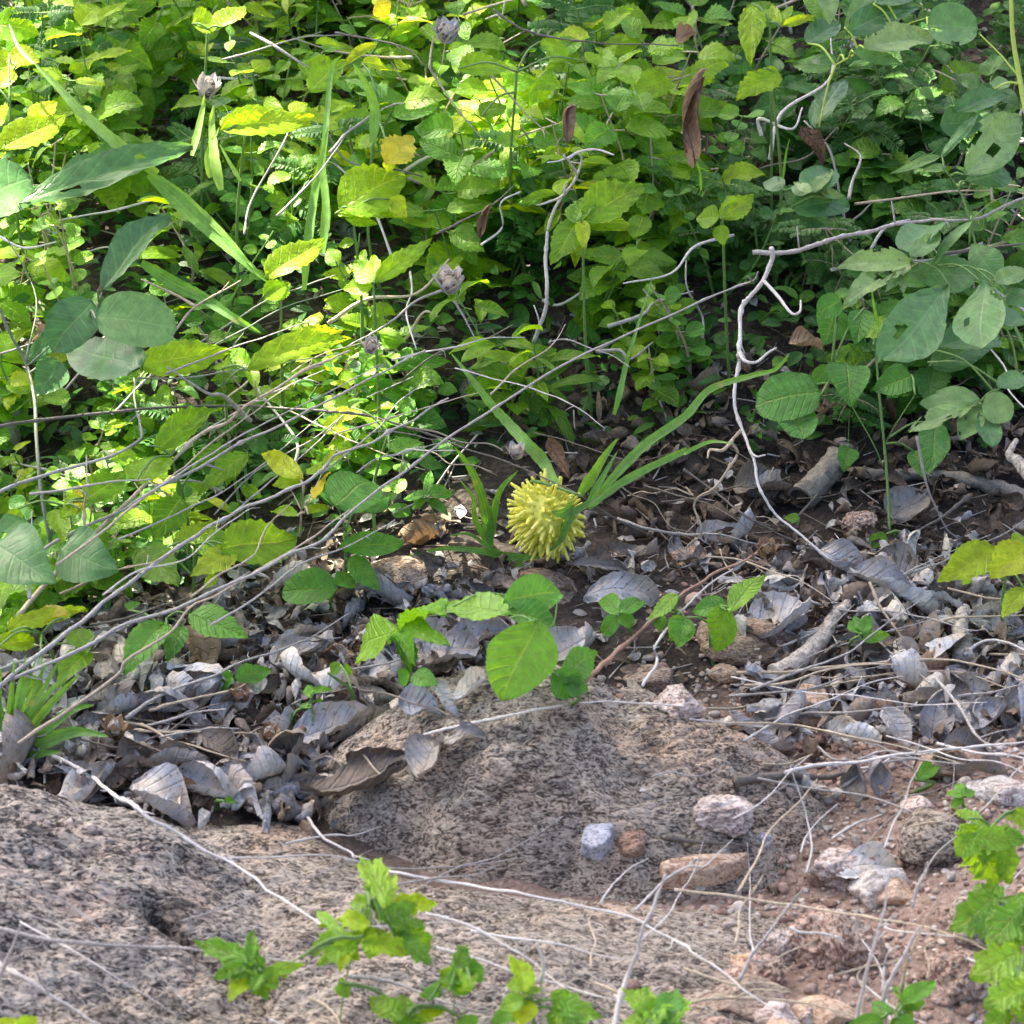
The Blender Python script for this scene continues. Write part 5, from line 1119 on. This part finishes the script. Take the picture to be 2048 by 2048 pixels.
def fill_weed(x, y, Hh, kind, mat, Ls, tint0, nst):
    z0 = float(ground(x, y)); root = np.array([x, y, z0 - .003])
    ms, ml = MB(), MB(); tips = []
    for k in range(nst):
        a = rng.uniform(0, 2 * math.pi); lean = rng.uniform(.1, .6) * Hh
        tip = root + np.array([math.cos(a) * lean, math.sin(a) * lean * .8 - .1 * Hh, Hh * rng.uniform(.7, 1.05)])
        P = spline([root, root * .55 + tip * .45 + rng.normal(size=3) * .006 * np.array([1, 1, .3]), tip], 7)
        tube(ms, P, rng.uniform(.0008, .0014), .0005, 5, .05, rng.uniform(.3, .8), cap=False)
        nn = 3 + int(Hh * 42)
        for i in range(nn):
            f = .22 + .78 * (i + 1) / nn
            j = min(len(P) - 1, int(f * (len(P) - 1)))
            base = P[j]; L = Ls * rng.uniform(.6, 1.15) * (1.05 - .35 * f)
            az = i * 1.62 + rng.uniform(-.5, .5) + a
            for sgn in (0, math.pi):
                if rng.random() < .12: continue
                dd = np.array([math.cos(az + sgn), math.sin(az + sgn), rng.uniform(-.25, .45)])
                pet = base + dd * L * .22
                n_ = np.array([rng.uniform(-.45, .45), rng.uniform(-.75, .15), .8])
                if kind == 'feather':
                    d1 = dd / np.linalg.norm(dd); s1 = np.cross(d1, n_); s1 /= np.linalg.norm(s1)
                    tube(ms, np.array([base, base + d1 * L * .7, base + d1 * L * 1.3 - [0, 0, L * .15]]), .0004, .0003, 4, 0, .6, cap=False)
                    for q in range(9):
                        bp = base + d1 * L * (.25 + q * .125) - np.array([0, 0, L * .15 * (q / 9) ** 2])
                        for s2 in (-1, 1):
                            put(ml, 'tiny', bp, s1 * s2 + d1 * .5, n_, L * .42 * (1 - .05 * q), np.clip(tint0 + rng.uniform(-.15, .15), 0, 1))
                else:
                    put(ml, kind, pet, dd, n_, L, np.clip(tint0 + .3 * (f - .6) + rng.uniform(-.26, .26), 0, 1))
                    tube(ms, np.array([base, pet]), .0005, .0004, 4, 0, .6, cap=False)
    V = np.concatenate(ml.V)
    if not clear(V): return False
    q = proj(V); c = q.mean(0)
    e = empty('weed_plant', root, '', 'plant', 'leafy weeds growing on the bank')
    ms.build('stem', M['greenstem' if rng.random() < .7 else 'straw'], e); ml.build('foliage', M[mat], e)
    ln = {'toothed': 'toothed', 'round': 'rounded', 'lance': 'narrow', 'feather': 'feathery'}[kind]
    fills.append((e, ln, COLN[mat][min(2, int(tint0 * 3))], c, 'tall' if Hh > .105 else 'low' if Hh < .07 else 'mid-height'))
    return True
tries = 0; made = 0
while made < 292 and tries < 1700:
    tries += 1
    x = rng.uniform(-.44, .44); y = rng.uniform(-.18, .66)
    if made > 245: x = rng.uniform(.0, .36); y = rng.uniform(.05, .32)
    if y < edge(x) + .015: continue
    pp = proj(np.array([x, y, float(ground(x, y)) + .05]))[0]
    if pp[0] > 2200 or pp[0] < -150: continue
    right = x > .12
    if right and rng.random() < (.15 if y > .2 else 0): continue
    Hh = rng.uniform(.045, .11) + .055 * min(1, max(0, y) / .3) * rng.random()
    if y < .08: Hh *= .75
    if right: Hh *= .8
    r_ = rng.random()
    if right: kind, mat = (('feather', 'weed_dark') if r_ < .45 else ('round', 'weed_dark') if r_ < .65 else ('toothed', 'weed_dark') if r_ < .85 else ('toothed', 'broad'))  # mostly dark leaves here: shade of the right side put into the colour
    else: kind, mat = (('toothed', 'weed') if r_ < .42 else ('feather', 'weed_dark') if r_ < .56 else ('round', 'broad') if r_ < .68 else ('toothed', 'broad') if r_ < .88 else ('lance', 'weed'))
    Ls = {'toothed': rng.uniform(.018, .046), 'round': rng.uniform(.014, .024), 'lance': rng.uniform(.025, .045), 'feather': rng.uniform(.02, .034)}[kind]
    if fill_weed(x, y, Hh, kind, mat, Ls, rng.uniform(.35, .75), int(rng.integers(1, 4))): made += 1
# labels: look first, then where in the photograph
COLW = ['far left', 'left of middle', 'near middle', 'right of middle', 'far right']
ROWW = ['top edge', 'upper weeds', 'middle weeds', 'lower weeds']
from collections import defaultdict
bk = defaultdict(list)
for e, ln, cl, c, ht in fills:
    ci = int(min(4, max(0, c[0] // 410))); ri = int(min(3, max(0, c[1] // 270)))
    bk[(ht, cl, ln, ROWW[ri], COLW[ci])].append((c[0], e))
ORD = ['first', 'second', 'third', 'fourth', 'fifth', 'sixth', 'seventh', 'eighth', 'ninth', 'tenth', 'eleventh', 'twelfth', 'thirteenth', 'fourteenth']
for k, v in bk.items():
    v.sort(key=lambda q: q[0])
    for i, (_, e) in enumerate(v):
        s_ = f'{k[0]} {k[1]} {k[2]}-leaved weed, {k[3]}, {k[4]}'
        if len(v) > 1: s_ += f', {ORD[i]} from left'
        e['label'] = s_

class Cand:
    def __init__(s, x0, x1, y0, y1, seed, n=60000):
        r = np.random.default_rng(seed)
        s.x = r.uniform(x0, x1, n); s.y = r.uniform(y0, y1, n)
        s.g = ground(s.x, s.y); s.t = top(s.x, s.y)
        s.r = np.min([rock_r(k, s.x, s.y) for k in range(3)], axis=0); s.i = -1
    def next(s):
        s.i += 1; i = s.i % len(s.x)
        return float(s.x[i]), float(s.y[i]), float(s.g[i]), float(s.t[i]), float(s.r[i])
# low undergrowth that nobody could count
ug = MB(); n = 0; CU = Cand(-.5, .5, -.2, .75, 1)
while n < 8500:
    x, y, g_, t_, r_ = CU.next()
    if y < edge(x) + .01: continue
    if x > .12 and rng.random() < .2: continue
    z = g_ + abs(rng.normal()) * .022 * min(1, (y - edge(x)) / .05 + .2)
    b = np.array([x, y, z])
    k = 'tiny' if rng.random() < .6 else ('round' if rng.random() < .4 else 'lance')
    L = rng.uniform(.008, .02) if k != 'round' else rng.uniform(.007, .014)
    if n % 12 == 0 and not clear(b): continue
    a = rng.uniform(0, 6.28)
    put(ug, k, b, np.array([math.cos(a), math.sin(a), rng.uniform(-.3, .5)]), np.array([rng.uniform(-.6, .6), rng.uniform(-.8, .3), .8]), L, rng.uniform(.1, 1))
    n += 1
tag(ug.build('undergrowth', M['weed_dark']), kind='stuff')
# ------------------------------------------------------------------ leaf litter, dry stalk bits and gravel
def litter_mat():
    m, t, bs, out = newmat('litter_bits')
    at_ = t.nodes.new('ShaderNodeAttribute'); at_.attribute_name = 'tint'
    c = rampn(t, [(0, (.03, .022, .016)), (.35, (.13, .09, .06)), (.6, (.23, .19, .155)), (.85, (.36, .355, .36)), (1, (.60, .55, .48))], at_.outputs['Fac'])
    n_ = noise(t, 500, 3)
    c = mixc(t, 1.0, c, rampn(t, [(.35, (.6, .6, .6)), (.65, (1.3, 1.3, 1.3))], n_), 'MULTIPLY')
    t.links.new(c, bs.inputs['Base Color']); bs.inputs['Roughness'].default_value = .75
    return m
M['litter'] = litter_mat()
def pebble_mat():
    m, t, bs, out = newmat('gravel_stone')
    at_ = t.nodes.new('ShaderNodeAttribute'); at_.attribute_name = 'tint'
    c = rampn(t, [(0, (.17, .10, .075)), (.3, (.34, .235, .185)), (.6, (.46, .36, .30)), (.8, (.36, .33, .31)), (1, (.60, .54, .48))], at_.outputs['Fac'])
    n_ = noise(t, 420, 4)
    c = mixc(t, 1.0, c, rampn(t, [(.35, (.65, .62, .6)), (.65, (1.25, 1.25, 1.25))], n_), 'MULTIPLY')
    t.links.new(c, bs.inputs['Base Color']); bs.inputs['Roughness'].default_value = .85
    bp = N(t, 'ShaderNodeBump', Strength=.8, Distance=.001); t.links.new(n_, bp.inputs['Height']); t.links.new(bp.outputs[0], bs.inputs['Normal'])
    return m
M['pebble'] = pebble_mat()
lit = MB(); n = 0; CL = Cand(-.42, .42, -.42, .55, 2)
while n < 5200:
    x, y, g_, t_, r_ = CL.next()
    if r_ < .98 and rng.random() < .985: continue
    if x > .1 and y < -.22 and rng.random() < .8: continue
    z = t_ + rng.uniform(.0005, .005)
    a = rng.uniform(0, 6.28); b = np.array([x, y, z])
    if rng.random() < .35:
        L = rng.uniform(.01, .035); d = np.array([math.cos(a), math.sin(a), rng.uniform(-.1, .25)])
        tube(lit, np.array([b, b + d * L * .5 + rng.normal(size=3) * .001, b + d * L]), rng.uniform(.0003, .0008), .0003, 4, .1, rng.uniform(.3, 1), cap=False)
    else:
        put(lit, 'curled' if rng.random() < .4 else 'tiny', b, np.array([math.cos(a), math.sin(a), rng.uniform(-.3, .5)]), np.array([rng.uniform(-.6, .6), rng.uniform(-.6, .6), .8]), rng.uniform(.004, .014), rng.uniform(.1, 1))
    n += 1
n = 0
while n < 2600:
    x, y, g_, t_, r_ = CL.next()
    if r_ < .97: continue
    hp = (x < -.0 and -.36 < y < -.08) or (x > .14 and -.28 < y < -.06) or (.0 < x < .36 and -.1 < y < .12 and rng.random() < .4)
    if not hp: continue
    a = rng.uniform(0, 6.28)
    put(lit, 'curled', np.array([x, y, t_ + rng.uniform(.001, .009)]), np.array([math.cos(a), math.sin(a), rng.uniform(-.3, .6)]), np.array([rng.uniform(-.7, .7), rng.uniform(-.6, .6), .8]), rng.uniform(.009, .024), rng.uniform(.1, .55) if y > -.06 else rng.uniform(.3, 1))  # bits in the shaded pocket behind the gourd are tinted darker for the shade
    n += 1
tag(lit.build('leaf_litter', M['litter']), kind='stuff')
STT = []
for i in range(10):
    m_ = MB(); stone(m_, np.zeros(3), (1, 1, 1), 2, .35, 300 + i, cuts=8, fine=.05); STT.append((np.concatenate(m_.V), m_.F))
def putstone(mb, p, r, tint):
    V, Fc = STT[int(rng.integers(10))]
    Mx = np.array(Matrix.Rotation(rng.uniform(0, 6.3), 3, 'Z') @ Matrix.Rotation(rng.uniform(-.4, .4), 3, 'X'))
    mb.add((V * r) @ Mx.T + p, Fc, None, tint)
gr = MB(); n = 0; CG = Cand(-.4, .42, -.75, -.05, 3)
while n < 7500:
    x, y, g_, t_, r_ = CG.next()
    if x < .06 and rng.random() < .85: continue
    if y > -.16 and rng.random() < .7: continue
    if x < .1 and rng.random() < .5: continue
    on = r_ < .93
    if on and rng.random() < .97: continue
    r = rng.uniform(.0008, .0026) * (1 if rng.random() < .85 else 1.6)
    z = t_ + r * .3
    putstone(gr, np.array([x, y, z]), np.array([r, r * rng.uniform(.6, 1), r * rng.uniform(.45, .8)]), rng.uniform(0, 1)); n += 1
tag(gr.build('gravel', M['pebble']), kind='stuff')
TN = [(.15, 'dark red-brown'), (.45, 'reddish tan'), (.65, 'pinkish buff'), (.82, 'grey'), (1.1, 'pale cream')]
n = 0
while n < 150:
    x = rng.uniform(.05, .42); y = rng.uniform(-.72, -.10)
    if rng.random() < .15: x = rng.uniform(-.3, .2); y = rng.uniform(-.3, -.1)
    on = any(rock_r(k, np.array([x]), np.array([y]))[0] < .95 for k in range(3))
    if on and rng.random() < .9: continue
    r = rng.uniform(.003, .0075); ti = rng.uniform(0, 1)
    z = float(top(np.array([x]), np.array([y]))[0]) + r * .3
    p = np.array([x, y, z]); m_ = MB(); putstone(m_, p, np.array([r, r * rng.uniform(.6, 1), r * rng.uniform(.5, .8)]), ti)
    cn = next(c for t_, c in TN if ti < t_)
    q = proj(p)[0]; where = 'on the rock' if on else 'among the dead leaves' if y > -.25 and x < .15 else 'on the red soil'
    tag(m_.build('pebble', M['pebble'], loc=p), f'small {cn} pebble lying {where}', 'pebble', f'{cn} pebbles lying {where}')
    n += 1
n = 0
while n < 45:
    x = rng.uniform(.10, .34); y = rng.uniform(-.76, -.34)
    if x < .2 and y > -.47: continue
    r = rng.uniform(.006, .015); p = np.array([x, y, float(top(np.array([x]), np.array([y]))[0]) + r * .25])
    m_ = MB(); mt, cn = [('clod', 'crumbly red'), ('stone_pink', 'pinkish'), ('stone_brown', 'brown'), ('stone_tan', 'tan')][int(rng.integers(4))]
    stone(m_, p, np.array([r, r * .85, r * .65]), 4, .4, 500 + n, rng.uniform(0, 6), (rng.uniform(-.4, .4), 0), .5, cuts=9, fine=.07)
    q = proj(p)[0]; wh = 'by the upright white twigs' if q[0] > 1650 else 'along the right end of the slab'
    tag(m_.build('stone', M[mt], loc=p), f'{cn} lump of stone in the rubble {wh}', 'stone', f'{cn} stones {wh}')
    n += 1
# more fallen leaves: individual ones in the litter band
n = 0
DN = [(.3, 'dark brown'), (.5, 'brown'), (.75, 'grey'), (1.1, 'pale')]
while n < 248:
    x = rng.uniform(-.40, .40)
    y = rng.uniform(-.34, .10) if rng.random() < .8 else rng.uniform(.05, .4)
    u_ = rng.random()
    if u_ < .45: x, y = rng.uniform(-.34, -.04), rng.uniform(-.35, -.14)
    elif u_ < .70: x, y = rng.uniform(.16, .36), rng.uniform(-.26, -.10)
    if any(rock_r(k, np.array([x]), np.array([y]))[0] < .93 for k in range(3)): continue
    p = np.array([x, y, float(top(np.array([x]), np.array([y]))[0]) + .003])
    if not clear(p) and rng.random() < .5: continue
    ti = rng.uniform(0, 1); a = rng.uniform(0, 6.28)
    brown = rng.random() < .10; ti = ti ** .7
    m_ = MB(); put(m_, 'curled', p, np.array([math.cos(a), math.sin(a), rng.uniform(-.15, .5)]), np.array([rng.uniform(-.5, .5), rng.uniform(-.6, .3), 1.0]), rng.uniform(.020, .046), ti, 1.05)
    cn = 'rusty brown' if brown else next(c for t_, c in DN if ti < t_)
    where = 'under the weeds' if y > .05 else 'in the litter right of the middle' if x > .05 else 'in the litter on the left'
    tag(m_.build('dead_leaf', M['brown' if brown else 'dead'], loc=p), f'small curled {cn} dead leaf {where}', 'dead leaf', f'small {cn} dead leaves {where}')
    n += 1

# dry stalks standing and leaning in the weeds
n = 0
while n < 130:
    x = rng.uniform(-.40, .40); y = rng.uniform(-.05, .58)
    if y < edge(x): continue
    p = np.array([x, y, float(ground(x, y)) + rng.uniform(.02, .09)])
    L = rng.uniform(.03, .10); a = rng.uniform(0, 6.28)
    d = np.array([math.cos(a), math.sin(a) * .7, rng.uniform(-.2, .8)]); d /= np.linalg.norm(d)
    P = spline([p, p + d * L * .35 + rng.normal(size=3) * .004, p + d * L * .7 + rng.normal(size=3) * .005, p + d * L], 6)
    if not clear(P): continue
    m_ = MB(); tube(m_, P, rng.uniform(.0007, .0016), .0005, 6, .15, rng.uniform(.4, .9))
    mt = ['straw', 'pale', 'twig', 'darktwig'][int(rng.integers(4))]
    o = m_.build('dry_stalk', M[mt], loc=P[0])
    cn = {'straw': 'straw-coloured', 'pale': 'bleached', 'twig': 'grey', 'darktwig': 'dark brown'}[mt]
    q = proj(P).mean(0); wh = 'upper' if q[1] < 520 else 'lower'; sd_ = 'left' if q[0] < 900 else 'right'
    tag(o, f'short {cn} dry stalk caught in the {wh} {sd_} weeds', 'dry stalk', f'{cn} dry stalks in the {wh} {sd_} weeds')
    n += 1

# tangles of thin stems: over the left weeds, over the right gravel and along the bottom
def tangle(n, box, ang, ln, h, wdt, mats, where):
    for i in range(n):
        x0, y0 = rng.uniform(box[0], box[2]), rng.uniform(box[1], box[3]); a = R(rng.uniform(*ang)); L = rng.uniform(*ln)
        pts = []; bend = rng.uniform(-.28, .28)
        for k in range(5):
            f = k / 4; aa = a + bend * (f - .5)
            pts.append((x0 + math.cos(aa) * L * f + rng.normal() * 5, y0 - math.sin(aa) * L * f + rng.normal() * 5))
        if any((p[0] - 1094) ** 2 + (p[1] - 1036) ** 2 < 120 ** 2 for p in pts): continue
        mt = mats[int(rng.integers(len(mats)))]; h0 = rng.uniform(*h)
        cn = {'straw': 'straw-coloured', 'pale': 'pale', 'twig': 'grey', 'darktwig': 'dark'}[mt]
        twig('dry_stalk', f'thin {cn} dry stalk in the tangle {where}', mt, rng.uniform(*wdt), h0, h0 + rng.uniform(-.01, .02), pts, cat='dry stalk', group=f'thin {cn} stalks {where}')
tangle(13, (-40, 700, 560, 1300), (10, 42), (220, 600), (.06, .13), (3.5, 6.5), ['pale', 'twig', 'twig', 'straw'], 'over the left weeds')
tangle(16, (550, 650, 1100, 1000), (-40, 50), (120, 330), (.04, .12), (3, 5), ['pale', 'twig', 'straw', 'darktwig'], 'in the middle weeds')
tangle(34, (1300, 1180, 2000, 1560), (-35, 25), (120, 520), (.006, .025), (3.5, 7), ['pale', 'straw', 'twig'], 'over the right leaf litter')
tangle(34, (1150, 1640, 2000, 2080), (-35, 100), (100, 270), (.012, .05), (3.5, 7), ['pale', 'straw', 'pale'], 'over the bottom right rubble')
tangle(16, (-20, 1330, 800, 1560), (-30, 40), (100, 330), (.006, .02), (3.5, 7), ['straw', 'twig', 'darktwig'], 'over the left leaf litter')
tangle(12, (0, 1650, 1200, 2040), (-35, 20), (150, 520), (.006, .03), (3, 6), ['pale', 'twig'], 'across the foreground rocks')

# ------------------------------------------------------------------ a label of its own for each small repeat: what it is, then the landmark it lies nearest to
LM = [('gourd', 1094, 1036), ('bark roll', 1640, 950), ('large ribbed leaf', 1040, 1310), ('rounded rock crest', 1230, 1400), ('grass tuft at the left', 50, 1440), ('clover sprig', 1230, 1220),
      ('large dark curled leaf', 740, 1550), ('brown speckled rock', 780, 1180), ('twisted whitish vine', 1090, 420), ('grey woolly bud', 895, 555), ('white dried bud', 890, 62), ('flat orange-tan stone', 1370, 1740),
      ('bluish-grey pebble', 1200, 1710), ('reddish clod', 1670, 1920), ('large toothed leaves', 1960, 1700), ('pale oval stone', 2000, 1600), ('upright bleached stub', 1925, 1290), ('curling bleached stub', 1660, 1290),
      ('round grey-green leaf', 270, 645), ('left edge green stem', 70, 900), ('two-toned grass blade', 430, 450), ('lemon-yellow leaf', 795, 300), ('hanging brown leaf', 1392, 240), ('fork of the pale hanging twig', 1535, 520),
      ('pierced grey leaf', 1800, 1180), ('shell-like white leaf', 1710, 1470), ('pale eaten leaflets', 1950, 830), ('black cleft', 400, 1860), ('sprig on the slab', 740, 1800), ('pink quartz stone', 1700, 1760),
      ('yellow-tipped shoots', 610, 960), ('top right blue-green leaflets', 1900, 60), ('blue-grey wrinkled leaf', 1550, 1230), ('upright white twigs', 1790, 1950), ('yellowish bud leaf', 1060, 1940), ('white ribbed litter at the left', 240, 1410)]
def rename(kinds):
    bk = defaultdict(list)
    for o in list(col.objects):
        if o.parent is not None or 'group' not in o or o.get('category') not in kinds or o.type != 'MESH': continue
        P = np.array([o.matrix_basis @ v.co for v in o.data.vertices][::5]); q = proj(P); c = q.mean(0)
        sz = float(np.linalg.norm(q.max(0) - q.min(0)))
        nm, lx, ly = min(LM, key=lambda l: (l[1] - c[0]) ** 2 + (l[2] - c[1]) ** 2)
        dx, dy = c[0] - lx, c[1] - ly
        dr = ('right of' if dx > 0 else 'left of') if abs(dx) > abs(dy) else ('below' if dy > 0 else 'above')
        g = o['group']; cat = o['category']
        cn = re.match(r'(?:small |thin )?(.*?) (?:pebbles|stones|dead leaves|dry stalks|stalks)', g).group(1)
        lim = (40, 75, 110) if cat != 'dry stalk' else (130, 260, 400)
        if cat == 'pebble': lim = (16, 24, 34)
        sw = ('tiny', 'small', 'middling', 'large') if cat != 'dry stalk' else ('short', 'middling', 'long', 'very long')
        bk[(sw[sum(sz > l for l in lim)], cn, cat, dr, nm)].append((math.hypot(dx, dy), o))
    W_ = ['nearest', 'second nearest', 'third nearest', 'fourth nearest', 'fifth nearest', 'sixth nearest', 'seventh nearest', 'eighth nearest', 'ninth nearest', 'tenth nearest']
    for (sz, cn, cat, dr, nm), v in bk.items():
        v.sort(key=lambda t: t[0])
        for i, (_, o) in enumerate(v):
            o['label'] = f'{sz} {cn} {cat} {dr} the {nm}' + (f', {W_[min(i, 9)]}' if len(v) > 1 else '')
tangle(16, (1150, 930, 1950, 1120), (-60, 60), (90, 320), (.003, .02), (3, 6), ['twig', 'darktwig', 'straw'], 'on the shaded soil')
rename(('pebble', 'dead leaf', 'dry stalk', 'stone'))
